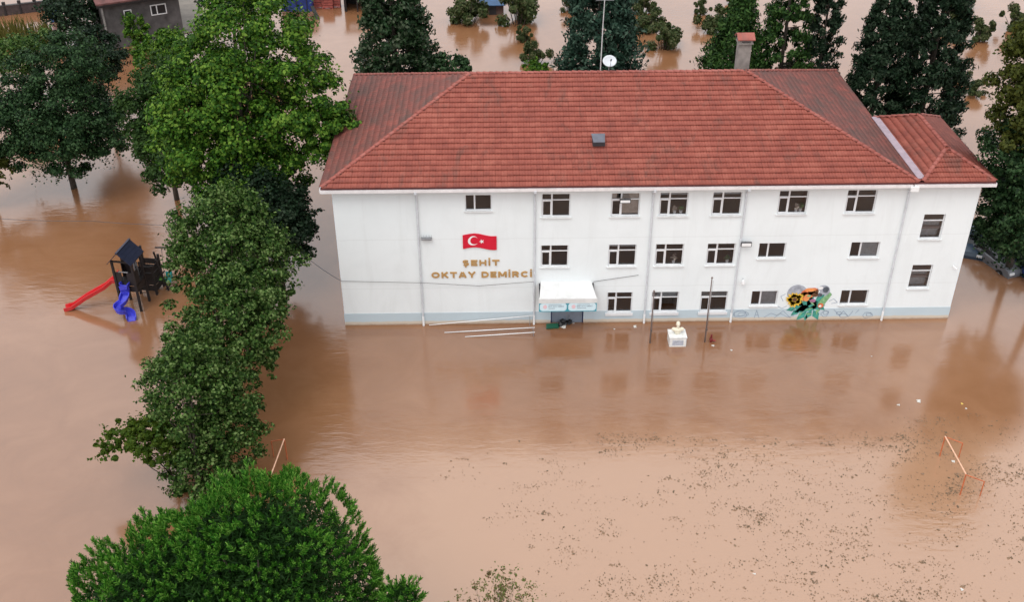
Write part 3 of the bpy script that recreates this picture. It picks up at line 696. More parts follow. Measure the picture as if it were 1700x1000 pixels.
for pl in ([(1252, 528), (1256, 515), (1260, 528)], [(1254, 523), (1259, 523)], [(1268, 527), (1280, 520), (1290, 524), (1300, 516), (1312, 528)], [(1285, 528), (1295, 520), (1308, 527), (1318, 524)], [(1384, 514), (1394, 524), (1400, 516), (1408, 526), (1416, 516)], [(1376, 500), (1384, 496), (1390, 502), (1380, 504)], [(1300, 500), (1296, 492), (1304, 488)], [(1306, 508), (1298, 512), (1290, 508)], [(1420, 520), (1426, 514)]):
    sk += sketch([fx(*p_) for p_ in pl])
paint('line_drawing', sk, ML, -.022)

# cables
def cable(pts, r, label, sag=0.):
    P = []
    for a, b in zip(pts[:-1], pts[1:]):
        for k in range(8):
            s = k/8; v = np.array(a)*(1-s)+np.array(b)*s; v[2] -= sag*4*s*(1-s); P.append(v)
    P.append(np.array(pts[-1])); q = MB(); q.tube(P, r, 5); o = q.build('cable', M_cable); tag(o, label, 'cable', 'cables strung near the school'); return o
cable([aty(567, 467, -.05), aty(704, 470, -.16), aty(795, 475, -.08), aty(886, 468, -.16)], .012, 'thin dark cable sagging across the white wall below the gold letters')
cable([aty(985, 468, -.05), aty(1060, 457, -.05)], .012, 'short thin cable running up the wall to the right of the entrance canopy')
cable([at(500, 420, 5.6), aty(567, 467, -.05)], .014, 'thin dark cable from the trees to the left corner of the school wall', .1)
cable([at(-30, 361, .5), at(150, 367, .35), at(330, 374, .5)], .016, 'long thin dark cable hanging low over the water behind the playground', .1)

# ------------------------------------------------------------------ schoolyard things
GR = 'ramp rails rising out of the water'
def rail(pts, label, posts):
    t = thing('ramp_rail', pts[0], label, 'handrail', GR)
    q = MB(); q.tube(pts, .024, 8); q.build('rail', M_white, t, smooth=True)
    for s in posts:
        a, b = np.array(pts[0]), np.array(pts[-1]); v = a+(b-a)*s
        q = MB(); q.tube([(v[0], v[1], -.9), (v[0], v[1], v[2]-.01)], .018, 6); q.build('post', M_grey, t)
a = at(735, 535.5); b = aty(885, 525, -.25); rail([(a[0]-.75, -.2, .10), (b[0], -.2, b[2])], 'white ramp rail closest to the wall, rising above the water towards the entrance', (.97,))
a = at(738, 553); rail([tuple(a+(0, 0, .02)), tuple(aty(888, 544, a[1]))], 'white middle ramp rail just clear of the water left of the entrance', (.98,))
a = at(772, 560); rail([tuple(a+(0, 0, .02)), tuple(aty(888, 552, a[1]))], 'white ramp rail farthest from the school wall, its left end under water', (.98,))

# bust on its pedestal
bp = at(1125, 577); bx, by = bp[0], bp[1]+.45
bust = thing('bust_monument', (bx, by, 0), 'cream stone bust on a square white marble pedestal standing in the water', 'monument')
q = MB(); q.box(bx-.46, bx+.46, by-.4, by+.4, -1.2, .56); ped = q.build('pedestal', M_marble, bust, bevel=.015)
q = MB(); q.box(bx-.49, bx+.49, by-.43, by+.43, .56, .62); q.build('pedestal_slab', M_marble, bust, bevel=.012)
q = MB(); q.box(bx-.3, bx+.3, by-.408, by-.402, .1, .42); q.build('inscription_plate', simple('grey plate', (.42, .44, .5), .4, .25, 12), bust)
bm = bmesh.new()
def blob(c, r, s=1):
    m4 = Matrix.Translation(Vector((bx+c[0], by+c[1], .62+c[2]))) @ Matrix.Diagonal((*r, 1)); bmesh.ops.create_uvsphere(bm, u_segments=14, v_segments=10, radius=1, matrix=m4)
blob((0, 0, .07), (.17, .13, .09)); blob((0, 0, .22), (.24, .15, .17)); blob((-.22, 0, .28), (.13, .12, .11)); blob((.22, 0, .28), (.13, .12, .11)); blob((0, -.05, .26), (.2, .13, .14))
blob((0, .0, .42), (.075, .08, .13)); blob((0, -.01, .60), (.105, .13, .15)); blob((0, .02, .66), (.112, .125, .11)); blob((0, -.145, .585), (.018, .03, .035)); blob((0, -.12, .50), (.06, .04, .035))
blob((-.108, .01, .59), (.018, .03, .04)); blob((.108, .01, .59), (.018, .03, .04)); blob((0, -.125, .635), (.07, .02, .014)); blob((0, -.138, .53), (.035, .015, .012))
me = bpy.data.meshes.new('bust'); bm.to_mesh(me); bm.free(); me.materials.append(M_cream)
tmp = bpy.data.objects.new('tmp', me); COL.objects.link(tmp); rm = tmp.modifiers.new('r', 'REMESH'); rm.mode = 'VOXEL'; rm.voxel_size = .014; rm.use_smooth_shade = True
sm = tmp.modifiers.new('s', 'SMOOTH'); sm.iterations = 3
dg = bpy.context.evaluated_depsgraph_get(); dg.update(); me2 = bpy.data.meshes.new_from_object(tmp.evaluated_get(dg)); bpy.data.objects.remove(tmp)
me2.transform(Matrix.Translation(-Vector((bx, by, 0)))); me2.name = 'bust'; link('bust', me2, bust)

for (px, py), ty, side in (((1079, 570), 485, 'left'), ((1170, 568), 463, 'right')):
    g = at(px, py); h = 3.33 if side == 'left' else 4.09
    t = thing('flagpole', (g[0], g[1], 0), 'bare dark flagpole in the water between the bust and the entrance' if side == 'left' else 'taller bare flagpole in the water beside the small red standpipe', 'flagpole', 'flagpoles beside the bust')
    q = MB(); q.tube([(g[0], g[1], -1), (g[0], g[1], h*.5), (g[0], g[1], h)], [.045, .04, .03], 8); q.build('pole', M_rustpole, t, smooth=True)
    q = MB(); q.lathe((g[0], g[1], h), [(.03, 0), (.06, .03), (.06, .07), (.02, .11)], 8); q.build('finial', M_rustpole, t)
    q = MB(); q.tube([(g[0]+.06, g[1]-.05, .7), (g[0]+.07, g[1]-.05, h-.1)], .006, 4); q.bar((g[0], g[1]-.04, .9), (g[0]+.02, g[1]-.14, .9), .04); q.build('halyard', M_cable, t)
g = at(1180, 568)
t = thing('standpipe', (g[0], g[1], 0), 'small dark red standpipe poking out of the water near the taller flagpole', 'standpipe')
q = MB(); q.lathe((g[0], g[1], -.5), [(.07, 0), (.07, .62), (.10, .64), (.10, .70), (.06, .76), (.05, .98), (.02, 1.0)], 10); q.build('body', simple('dark red iron', (.16, .012, .012), .5, .3), t)
q = MB(); q.tube([(g[0]+.05, g[1], .12), (g[0]+.24, g[1]-.05, .10)], .05, 8); q.build('outlet', simple('red iron', (.22, .02, .015), .5, .3), t)

# goals
def goal(name, p, q_, back, h, label, hb=None):
    """two front uprights p, q_ and the back stays; crossbar between"""
    p, q_ = np.array(p, float), np.array(q_, float); back = np.array(back, float)
    t = thing('goal_frame', p, label, 'goal', 'goal frames on the flooded pitch')
    for v in (p, q_):
        m = MB(); m.tube([v+(0, 0, -1.2), v+(0, 0, h)], .03, 8); m.build('upright', M_orange, t)
        m = MB(); m.tube([v+back+(0, 0, -1.2), v+back+(0, 0, hb or h*.8)], .025, 8); m.build('back_post', M_orange, t)
        m = MB(); m.tube([v+(0, 0, h-.02), v+back+(0, 0, (hb or h*.8))], .024, 8); m.build('side_bar', M_orange, t)
    m = MB(); m.tube([p+(0, 0, h), q_+(0, 0, h)], .032, 8); m.build('crossbar', M_pale, t)
gp = at(1560, 758); gq = at(1592, 822)
goal('goal_frame', (gp[0], gp[1], 0), (gq[0]+.05, gq[1], 0), (at(1625, 824)-gq)*(1, 1, 0), 1.22, 'orange goal frame standing in shallow water on the right of the pitch', .86)
g1 = at(477, 763); g2 = at(455, 825)
goal('goal_frame', (g1[0], g1[1], 0), (g2[0], g2[1], 0), (at(454.5, 759)-g1)*(1, 1, 0), 1.25, 'orange goal frame half hidden behind the big rounded pine', .95)

# ------------------------------------------------------------------ playground
P3, P4 = at(235, 517), at(244, 501)
ZT, ZD = 3.3, 1.7
P1, P2 = at(185, 433, ZT), at(193.7, 422.5, ZT)
ax = P1-P3; ax[2] = 0; LA = np.linalg.norm(ax); ax /= LA            # from right posts to left posts
bx_ = np.cross((0, 0, 1), ax); bx_ = bx_ if bx_[1] > 0 else -bx_    # front to back
LB = 1.10; LA = max(1.15, min(LA, 1.4))
O3 = np.array([P3[0], P3[1], 0.])
def pg(a, b, z): return O3+ax*a+bx_*b+np.array([0, 0, z])
play = thing('playground_tower', pg(LA/2, LB/2, 0), 'dark wooden playground tower with navy roof, red slide and blue slide in the flood', 'playground')
for a, b in ((0, 0), (LA, 0), (0, LB), (LA, LB)):
    m = MB(); m.bar(pg(a, b, -1), pg(a, b, ZT), .12); m.build('post', M_wood, play)
# roof: ridge runs front to back
e0, rzh = .14, .62
for sgn in (0, 1):
    ea = -e0 if sgn == 0 else LA+e0; ra = LA/2
    for k in range(4):
        s0, s1 = k/4, (k+1)/4-.012
        def q_(s, b): return pg(ea+(ra-ea)*s, b, ZT-.12+(rzh+.12)*s)
        m = MB(); m.prism([q_(s0, -.3), q_(s1, -.3), q_(s1, LB+.3), q_(s0, LB+.3)], (0, 0, .05)); m.build('roof_board', M_navyroof, play)
m = MB(); m.bar(pg(LA/2, -.32, ZT+rzh+.05), pg(LA/2, LB+.32, ZT+rzh+.05), .12, .06); m.build('ridge_cap', M_navyroof, play)
for b in (0, LB):
    m = MB(); m.bar(pg(0, b, ZT-.05), pg(LA, b, ZT-.05), .08, .1); m.build('tie_beam', M_wood, play)
for k in range(6):
    m = MB(); w_ = LB/6; m.prism([pg(-.05, k*w_, ZD), pg(LA+.05, k*w_, ZD), pg(LA+.05, (k+1)*w_-.015, ZD), pg(-.05, (k+1)*w_-.015, ZD)], (0, 0, .05)); m.build('deck_board', M_wood, play)
def panel(a0, b0, a1, b1, z0, z1, name='panel', n=1, mat=None):
    m = MB(); p, q2 = pg(a0, b0, z0), pg(a1, b1, z0); d = (q2-p)/np.linalg.norm(q2-p); nn = np.cross(d, (0, 0, 1))*.04
    m.prism([p, q2, q2+(0, 0, z1-z0), p+(0, 0, z1-z0)], nn); m.build(name, mat or M_wood, play)
for k in range(4):      # slatted back guard with a light gap
    panel(.12+k*.16, LB, .22+k*.16, LB, ZD+.05, ZD+.95, 'slat', mat=M_grey if k in (1, 2) else M_wood)
panel(LA*.5, LB, LA-.07, LB, ZD+.05, ZD+1.0); panel(LA, .3+.55, LA, LB-.07, ZD+.05, ZD+.95); panel(0, .07, 0, LB*.45, ZD+.05, ZD+.9)
for a0, a1 in ((.05, .42), (LA-.42, LA-.05)): panel(a0, 0, a1, 0, ZD+.05, ZD+.85)
panel(0, 0, 0, LB, ZD-.45, ZD-.05, 'skirt_board'); panel(0, 0, LA, 0, ZD-.4, ZD-.05, 'skirt_board'); panel(LA, 0, LA, LB, ZD-.9, ZD-.05, 'skirt_board')
m = MB(); m.bar(pg(LA*.25, -.02, ZD+.9), pg(LA*.75, -.02, ZD+.9), .05); m.build('grab_bar', M_grey, play)
# second, lower platform to the right/back with a rope bridge
B0 = at(253, 482); b_a, b_b = float((B0-O3)@ax), float((B0-O3)@bx_)
Q = [(b_a-.5, b_b-.45), (b_a+.5, b_b-.45), (b_a-.5, b_b+.55), (b_a+.5, b_b+.55)]
for (a, b), zt in zip(Q, (2.0, 2.3, 2.2, 2.7)):
    m = MB(); m.bar(pg(a, b, -1), pg(a, b, zt), .12); m.build('post', M_wood, play)
for k in range(5):
    w_ = 1.0/5; m = MB(); m.prism([pg(b_a-.5, b_b-.45+k*w_, 1.35), pg(b_a+.5, b_b-.45+k*w_, 1.35), pg(b_a+.5, b_b-.45+(k+1)*w_-.015, 1.35), pg(b_a-.5, b_b-.45+(k+1)*w_-.015, 1.35)], (0, 0, .05)); m.build('deck_board', M_wood, play)
for a0, b0, a1, b1 in ((b_a-.5, b_b-.45, b_a+.5, b_b-.45), (b_a-.5, b_b-.4, b_a-.5, b_b+.5), (b_a-.5, b_b+.55, b_a+.5, b_b+.55)):
    for k in range(4): panel(a0, b0, a1, b1, .25+k*.42, .25+k*.42+.36, 'panel')
BL = b_b-.3-LB*.5
for k in range(6):      # bridge boards between the decks
    s = (k+.5)/6; z = ZD-(ZD-1.4)*s-.08*math.sin(math.pi*s); ca, cb = (b_a+.5)*s, LB*.35+(b_b-.3-LB*.35)*s
    m = MB(); m.prism([pg(ca-.02, cb-.08, z), pg(ca+.12, cb+.62, z), pg(ca+.02, cb+.70, z), pg(ca-.12, cb, z)], (0, 0, .05)); m.build('bridge_board', M_wood, play)
for o_ in (0, .65):
    for z in (.45, .85):
        m = MB(); m.tube([pg(.0, LB*.35+o_*.6, ZD+z), pg((b_a+.5)*.5, (LB*.35+b_b-.3)/2+o_, 1.45+z), pg(b_a+.5, b_b-.3+o_, 1.35+z)], .028, 6); m.build('bridge_rope', M_wood, play)
for a, b, l in ((b_a-.75, b_b+.1, .4), (b_a-.2, b_b+.95, .3)):
    m = MB(); m.bar(pg(a-l, b, -.8), pg(a+l*.5, b, 2.1), .09); m.build('climbing_pole', M_wood, play)
for k in range(4): m = MB(); m.bar(pg(b_a-.95+.1*k, b_b-.1, .2+.45*k), pg(b_a-.95+.1*k, b_b+.5, .2+.45*k), .06); m.build('climbing_rung', M_wood, play)
# red straight slide towards the left
sl0 = pg(LA+.05, LB*.35, ZD+.05); sl1 = at(108, 514, .03)
def trough(path, side, w_, wall, up=None):
    V = []; F = []
    for p, s in zip(path, side):
        p = np.array(p, float); s = np.array(s, float)
        V += [p-s*(w_/2+.05)+(0, 0, wall), p-s*w_/2+(0, 0, wall), p-s*w_/2*.8, p+s*w_/2*.8, p+s*w_/2+(0, 0, wall), p+s*(w_/2+.05)+(0, 0, wall), p+s*(w_/2)*.95+(0, 0, -.05), p-s*(w_/2)*.95+(0, 0, -.05)]
    n = 8
    for i in range(len(path)-1):
        for k in range(n): F.append((i*n+k, i*n+(k+1) % n, (i+1)*n+(k+1) % n, (i+1)*n+k))
    F += [tuple(range(n)), tuple((len(path)-1)*n+k for k in range(n))[::-1]]
    m = MB(); m.add(V, F); return m
d = sl1-sl0; d[2] = 0; d /= np.linalg.norm(d); sd_ = np.cross(d, (0, 0, 1))
path = [sl0, sl0+d*.35, sl0+(sl1-sl0)*.25+(0, 0, .03), sl0+(sl1-sl0)*.6, sl1-d*.45+(0, 0, .1), sl1]
tag(trough(path, [sd_]*6, .42, .2).build('slide', M_slider, play), 'straight red slide')
m = MB(); m.tube([sl0+sd_*.25+(0, 0, .1), sl0+sd_*.25+(0, 0, .5), sl0-sd_*.25+(0, 0, .5), sl0-sd_*.25+(0, 0, .1)], .06, 8); m.build('slide_hood', M_slider, play)
# blue spiral slide from the front
b0_ = pg(LA*.5, -.02, ZD+.05)
side = []; P_ = [b0_, b0_-bx_*.3-(0, 0, .03)]+[at(*v) for v in ((209, 489, 1.22), (204, 503, .92), (197, 511, .72), (201, 518, .55), (210, 519, .40), (217, 524, .22), (219, 533, .03))]
# smooth the path
PP = []
for i in range(len(P_)-1):
    p0, p1, p2, p3 = P_[max(i-1, 0)], P_[i], P_[i+1], P_[min(i+2, len(P_)-1)]
    for s in (0, .25, .5, .75): PP.append(.5*((2*p1)+(-p0+p2)*s+(2*p0-5*p1+4*p2-p3)*s*s+(-p0+3*p1-3*p2+p3)*s**3))
PP.append(P_[-1])
for i in range(len(PP)):
    t_ = PP[min(i+1, len(PP)-1)]-PP[max(i-1, 0)]; t_[2] = 0; t_ /= np.linalg.norm(t_); side.append(np.cross(t_, (0, 0, 1)))
tag(trough(PP, side, .46, .22).build('slide', M_slideb, play), 'twisting blue slide')

sw = at(281, 474)
swing = thing('swing', (sw[0], sw[1], 0), 'teal plastic swing seat hanging beside the dark playground tower', 'swing')
s0 = np.array([sw[0], sw[1]+.1, .32])
m = MB(); m.prism([s0+(-.2, -.15, 0), s0+(.2, -.15, 0), s0+(.2, .2, 0), s0+(-.2, .2, 0)], (0, 0, .04)); m.prism([s0+(-.2, .2, .04), s0+(.2, .2, .04), s0+(.2, .26, .42), s0+(-.2, .26, .42)], (0, .03, 0)); m.box(s0[0]-.2, s0[0]+.2, s0[1]-.19, s0[1]-.15, s0[2]-.06, s0[2]+.22)
m.build('seat', M_tealseat, swing)
m = MB(); m.box(s0[0]-.15, s0[0]+.15, s0[1]-.1, s0[1]+.18, s0[2]+.045, s0[2]+.06); m.build('seat_pad', M_grey, swing)
for sx in (-.22, .22):
    m = MB(); m.tube([s0+(sx, 0, .1), s0+(sx*1.05+.1, .25, 2.1)], .014, 5); m.build('chain', M_dark, swing)
m = MB(); m.tube([s0+(-.5, .25, 2.1), s0+(1.7, .25, 2.1)], .05, 8); m.build('beam', M_wood, swing)
for sx in (1.7,):
    for dy in (-.6, 1.1): m = MB(); m.tube([s0+(sx, .25, 2.1), s0+(sx, dy, -1.2)], .05, 8); m.build('leg', M_wood, swing)

# ------------------------------------------------------------------ trees
def unit(v): return v/(np.linalg.norm(v, axis=-1, keepdims=True)+1e-9)
def leaves(name, pos, nrm, L, Wd, mat, parent, fold=.18, along=None):
    n = len(pos); r = unit(rng.normal(size=(n, 3)))
    t = unit(np.cross(nrm, r)) if along is None else unit(along+.25*r-nrm*np.sum(along*nrm, 1, keepdims=True))
    b = unit(np.cross(nrm, t)); s = rng.uniform(.65, 1.25, (n, 1)); l = L*s/2; w_ = Wd*s/2
    V = np.stack([pos+t*l, pos+b*w_+nrm*w_*fold*2, pos-t*l, pos-b*w_+nrm*w_*fold*2], 1).reshape(-1, 3)
    o = mesh_np(name, V, np.arange(4*n).reshape(-1, 4), mat, parent); return o
def clump_pts(cc, cr, n, flat=.8, cen=None, upb=.35, jit=.55):
    """n leaves in soft clumps at centres cc with radii cr"""
    k = rng.integers(0, len(cc), n); d = unit(rng.normal(size=(n, 3))); rr = rng.uniform(0, 1, (n, 1))**.42
    pos = cc[k]+d*rr*cr[k][:, None]*np.array([1, 1, flat])
    o = unit(pos-cen) if cen is not None else d
    nrm = unit(.6*d+.4*o+np.array([0, 0, upb])+jit*rng.normal(size=(n, 3))); return pos, nrm
def lobe_centres(c, rx, rz, k, lo=.45, hi=.92, zmin=-.75):
    out = []
    g = math.pi*(3-math.sqrt(5)); off = rng.uniform(0, 6.28)
    for i in range(k):
        z = 1-2*(i+.5)/k
        if z < zmin: z = rng.uniform(-.2, .9)
        a = g*i+off; s = math.sqrt(max(0, 1-z*z)); d = np.array([s*math.cos(a), s*math.sin(a), z])+rng.normal(0, .12, 3)
        out.append(c+d*np.array([rx, rx, rz])*rng.uniform(lo, hi))
    return np.array(out)
def limbs(root, base, top, cc, r0, mat, nl=14, name='trunk', lean=None):
    base, top = np.array(base, float), np.array(top, float)
    q = MB(); pts = []; n = 6
    for i in range(n+1):
        s = i/n; v = base*(1-s)+top*s; v[:2] += rng.normal(0, .05, 2)*s; pts.append(v)
    q.tube(pts, [r0*(1-.75*i/n) for i in range(n+1)], 9)
    idx = rng.choice(len(cc), min(nl, len(cc)), replace=False)
    for i in idx:
        s = rng.uniform(.3, .95); a = base*(1-s)+top*s; e = cc[i]; m_ = (a+e)/2+np.array([0, 0, -.08*np.linalg.norm(e-a)])
        rr = r0*(1-.75*s)*.5; q.tube([a, m_, e], [rr, rr*.6, rr*.2], 6)
    return q.build(name, mat, root, smooth=True)
def tree(name, label, cat, base, lobes, n, L, Wd, mat, bark, r0, k=26, cr=.34, group=None, flat=.8, nl=14, topz=None, upb=.35, jit=.55, inner=.06, spray=.14, lo=.6, hi=.95):
    """lobes: list of (centre, rx, rz)"""
    t = thing(name, (base[0], base[1], 0), label, cat, group)
    vol = np.array([rx*rx*rz for c, rx, rz in lobes])**(2/3); vol /= vol.sum()
    allc = []; P = []; N = []
    for (c, rx, rz), f in zip(lobes, vol):
        kk = max(5, int(k*f*len(lobes))); cc = lobe_centres(c, rx, rz, kk, lo, hi); r_ = rng.uniform(.75, 1.25, kk)*cr*min(rx, rz*1.2)
        a, b = clump_pts(cc, r_, int(n*f*(1-inner-spray)), flat, c, upb, jit); P.append(a); N.append(b)
        if spray > 0:     # ragged shoots beyond the outline
            ks = kk*3; sd = unit(rng.normal(size=(ks, 3))+np.array([0, 0, .35])); sc = c+sd*np.array([rx, rx, rz])*rng.uniform(.85, 1.16, (ks, 1))
            k2 = rng.integers(0, ks, int(n*f*spray)); a = sc[k2]+sd[k2]*rng.normal(0, .10*rx, (len(k2), 1))+rng.normal(0, .045*rx, (len(k2), 3)); P.append(a); N.append(unit(sd[k2]*.5+np.array([0, 0, .5])+.7*rng.normal(size=a.shape)))
        d = unit(rng.normal(size=(int(n*f*inner), 3))); P.append(c+d*rng.uniform(0, .6, (len(d), 1))*np.array([rx, rx, rz])); N.append(unit(d+rng.normal(size=d.shape)))
        allc.append(cc)
    P, N = np.concatenate(P), np.concatenate(N); ok = P[:, 2] > .05; P, N = P[ok], N[ok]
    leaves('crown', P, N, L, Wd, mat, t)
    allc = np.concatenate(allc); tz = topz or (allc[:, 2].mean()+allc[:, 2].max())/2
    cm = allc.mean(0)
    limbs(t, (base[0], base[1], -.8), (cm[0]*.6+base[0]*.4, cm[1]*.6+base[1]*.4, tz), allc, r0, bark, nl)
    return t
def conifer(name, label, base, H, R, n, L, Wd, mat, p=.8, z0=.3, group=None, cr=.2, droop=-.1, lean=(0, 0), k=220, cat='tree', top_r=0.):
    k = int(k*2.4); cr *= .95; n = int(n*2.0)
    t = thing(name, (base[0], base[1], 0), label, cat, group)
    h = rng.uniform(0, 1, k)**1.05; a = rng.uniform(0, 2*math.pi, k); env = R*((1-h)**p*(1-top_r)+top_r*(1-h)**.25)
    lump = 1+.07*np.sin(3*a+1.7)+.07*np.sin(7*a+h*11)
    rr = env*rng.uniform(.35, 1.0, k)**.5*lump
    cc = np.stack([base[0]+rr*np.cos(a)+lean[0]*h, base[1]+rr*np.sin(a)+lean[1]*h, z0+h*(H-z0)+droop*rr], 1)
    r_ = cr*R*rng.uniform(.7, 1.2, k)*(.5+.5*(1-h))
    kk = rng.integers(0, k, n); d = unit(rng.normal(size=(n, 3))); s = rng.uniform(0, 1, (n, 1))**.45
    out = np.stack([np.cos(a), np.sin(a), np.full(k, .25)], 1)
    pos = cc[kk]+d*s*r_[kk][:, None]+out[kk]*rng.uniform(-.5, .9, (n, 1))*r_[kk][:, None]
    nrm = unit(.45*d+.45*out[kk]+np.array([0, 0, .35])+.5*rng.normal(size=(n, 3)))
    al = unit(.8*out[kk]+np.array([0, 0, .9])+.4*rng.normal(size=(n, 3)))
    ok = pos[:, 2] > .05
    leaves('crown', pos[ok], nrm[ok], L, Wd, mat, t, along=al[ok])
    q = MB(); q.tube([(base[0], base[1], -.8), (base[0]+lean[0]*.5, base[1]+lean[1]*.5, H*.5), (base[0]+lean[0]*.97, base[1]+lean[1]*.97, H*.97)], [R*.07+.06, R*.045+.03, .02], 8)
    for i in rng.choice(k, 40, replace=False):
        z = max(.4, cc[i][2]-.15*rr[i]); f = z/H; q.tube([(base[0]+lean[0]*f, base[1]+lean[1]*f, z), tuple(cc[i])], [.05, .012], 5)
    q.build('trunk', M_bark, t, smooth=True)
    return t

L_bright = leafmat('bright leaf', [(.006, .022, .003), (.022, .070, .007), (.055, .135, .013), (.15, .25, .034)], .2, .9)
L_dark = leafmat('dark leaf', [(.003, .010, .004), (.010, .028, .009), (.024, .058, .020), (.06, .11, .045)], .15, .9)
L_grey = leafmat('grey green leaf', [(.005, .014, .003), (.018, .048, .008), (.050, .105, .018), (.16, .23, .075)], .22, 1.1)
L_maple = leafmat('yellow green leaf', [(.03, .06, .008), (.06, .11, .014), (.10, .145, .02)], .35, .8)
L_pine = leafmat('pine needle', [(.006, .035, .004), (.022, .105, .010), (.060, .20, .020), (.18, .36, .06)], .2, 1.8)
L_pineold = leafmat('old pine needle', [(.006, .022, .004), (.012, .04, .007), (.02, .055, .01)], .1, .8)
L_laurel = leafmat('laurel leaf', [(.005, .014, .005), (.012, .030, .011), (.026, .055, .022), (.08, .10, .06)], .12, .8, .3)
L_cedar = leafmat('cedar spray', [(.006, .016, .011), (.013, .034, .022), (.030, .064, .042), (.07, .115, .08)], .12, .8)
L_cyp = leafmat('cypress spray', [(.005, .016, .004), (.012, .036, .008), (.030, .072, .015), (.055, .105, .026)], .12, .7)
L_black = leafmat('dark conifer spray', [(.003, .009, .004), (.007, .017, .008), (.014, .032, .015), (.04, .06, .035)], .1, .7)
L_olive = leafmat('olive leaf', [(.025, .035, .008), (.05, .062, .012), (.085, .095, .02)], .3, .5)
L_shrub = leafmat('shrub leaf', [(.016, .028, .009), (.036, .058, .018), (.072, .094, .034), (.12, .12, .06)], .25, .9)
L_reddish = leafmat('reddish twig leaf', [(.06, .09, .02), (.12, .16, .04), (.20, .19, .08), (.15, .08, .05)], .3, 1.2)

# big bright tree left of the school
lob = [ell(268, 95, 480, 300, 8), ell(330, -25, 515, 165, 9.5), ell(430, 80, 572, 300, 7.5), ell(500, 165, 596, 275, 7), ell(385, 230, 505, 340, 6.8), ell(330, 255, 455, 375, 5.6), ell(258, 190, 390, 312, 7.2), ell(280, 60, 400, 200, 9)]
big = tree('broadleaf_tree', 'tall bright green broadleaf tree beside the left end of the school roof', 'tree', (-6.2, 6.5), lob, 82000, .23, .155, L_bright, M_bark, .36, k=34, cr=.27, nl=26, flat=.62, lo=.74, hi=1.0, spray=.07, inner=.08, jit=.4)
lob = [ell(395, 285, 516, 425, 4.6), ell(430, 330, 524, 440, 3.6), ell(350, 270, 440, 380, 5.2)]
tree('shadow_tree', 'shaded lower crown, its shade put into blackish leaves, between the bright tree and the left school corner', 'tree', (lob[0][0][0], 4.2), lob, 22000, .22, .15, L_black, M_bark, .2, k=30, cr=.3)  # lower crown of the bright tree, its shade put into the leaf colour
# dark tree at the left with its trunk in the water
lob = [ell(5, 120, 195, 285, 17.8), ell(40, 48, 175, 180, 18.6), ell(-40, 130, 90, 290, 17.5), ell(110, 170, 212, 275, 17.4), ell(60, 200, 160, 300, 16.6)]
tree('dark_tree', 'dark green spreading tree at the left with a bare trunk above the water', 'tree', (at(123, 312)[0], at(123, 312)[1]), lob, 60000, .21, .13, L_dark, M_bark, .24, k=42, cr=.25, nl=18, flat=.55, lo=.65, hi=1.02, spray=.08, inner=.08, jit=.4)
lob = [ell(-70, 190, 8, 330, 15)]
tree('young_tree', 'young yellowish tree cut off by the left edge', 'tree', (lob[0][0][0], 15), lob, 6000, .24, .15, L_olive, M_bark, .12, k=14)
lob = [ell(118, 60, 205, 142, 28), ell(125, 40, 180, 100, 29)]
tree('round_tree', 'dark rounded tree below the grey block house', 'tree', (lob[0][0][0], 28), lob, 12000, .24, .15, L_black, M_bark, .18, k=24, cr=.3)
lob = [ell(200, 130, 300, 262, 14), ell(225, 90, 320, 190, 16), ell(225, 190, 320, 275, 12.5), ell(235, 225, 335, 318, 10.5)]
tree('shaded_tree', 'shaded green tree tucked between the dark left tree and the tall bright tree', 'tree', (lob[0][0][0], 16), lob, 22000, .24, .15, leafmat('mid leaf', [(.014, .035, .010), (.028, .062, .016), (.05, .095, .024)], .25, .5), M_bark, .2, k=22, cr=.32)
lob = [ell(210, 62, 320, 118, 36), ell(250, 50, 340, 110, 38)]
tree('light_shrub', 'light green bushy shrub below the grey block house wall', 'shrub', (lob[0][0][0], 36), lob, 9000, .26, .17, L_bright, M_bark, .12, k=20)
lob = [ell(206, 24, 246, 78, 45)]
tree('wall_creeper', 'leafy green shrub growing against the grey block house', 'shrub', (lob[0][0][0], lob[0][0][1]), lob, 3500, .26, .17, L_bright, M_bark, .08, k=12)
lob = [ell(80, -10, 165, 55, 48), ell(60, -20, 130, 20, 52)]
tree('shadow_tree', 'near black tree beside the grey block house gable', 'tree', (lob[0][0][0], 48), lob, 8000, .3, .2, L_black, M_bark, .2, k=18)
lob = [ell(-20, 60, 60, 130, 34), ell(30, 50, 110, 105, 36)]
tree('low_tree', 'low grey green tree at the left edge below the reeds', 'tree', (lob[0][0][0], 34), lob, 9000, .24, .15, L_grey, M_bark, .12, k=18)
lob = [ell(330, -60, 420, 30, 46), ell(390, -40, 465, 25, 47)]
tree('yard_tree', 'dark tree behind the tall bright tree beside the concrete slab', 'tree', (lob[0][0][0], 46), lob, 8000, .28, .18, L_black, M_bark, .2, k=18)
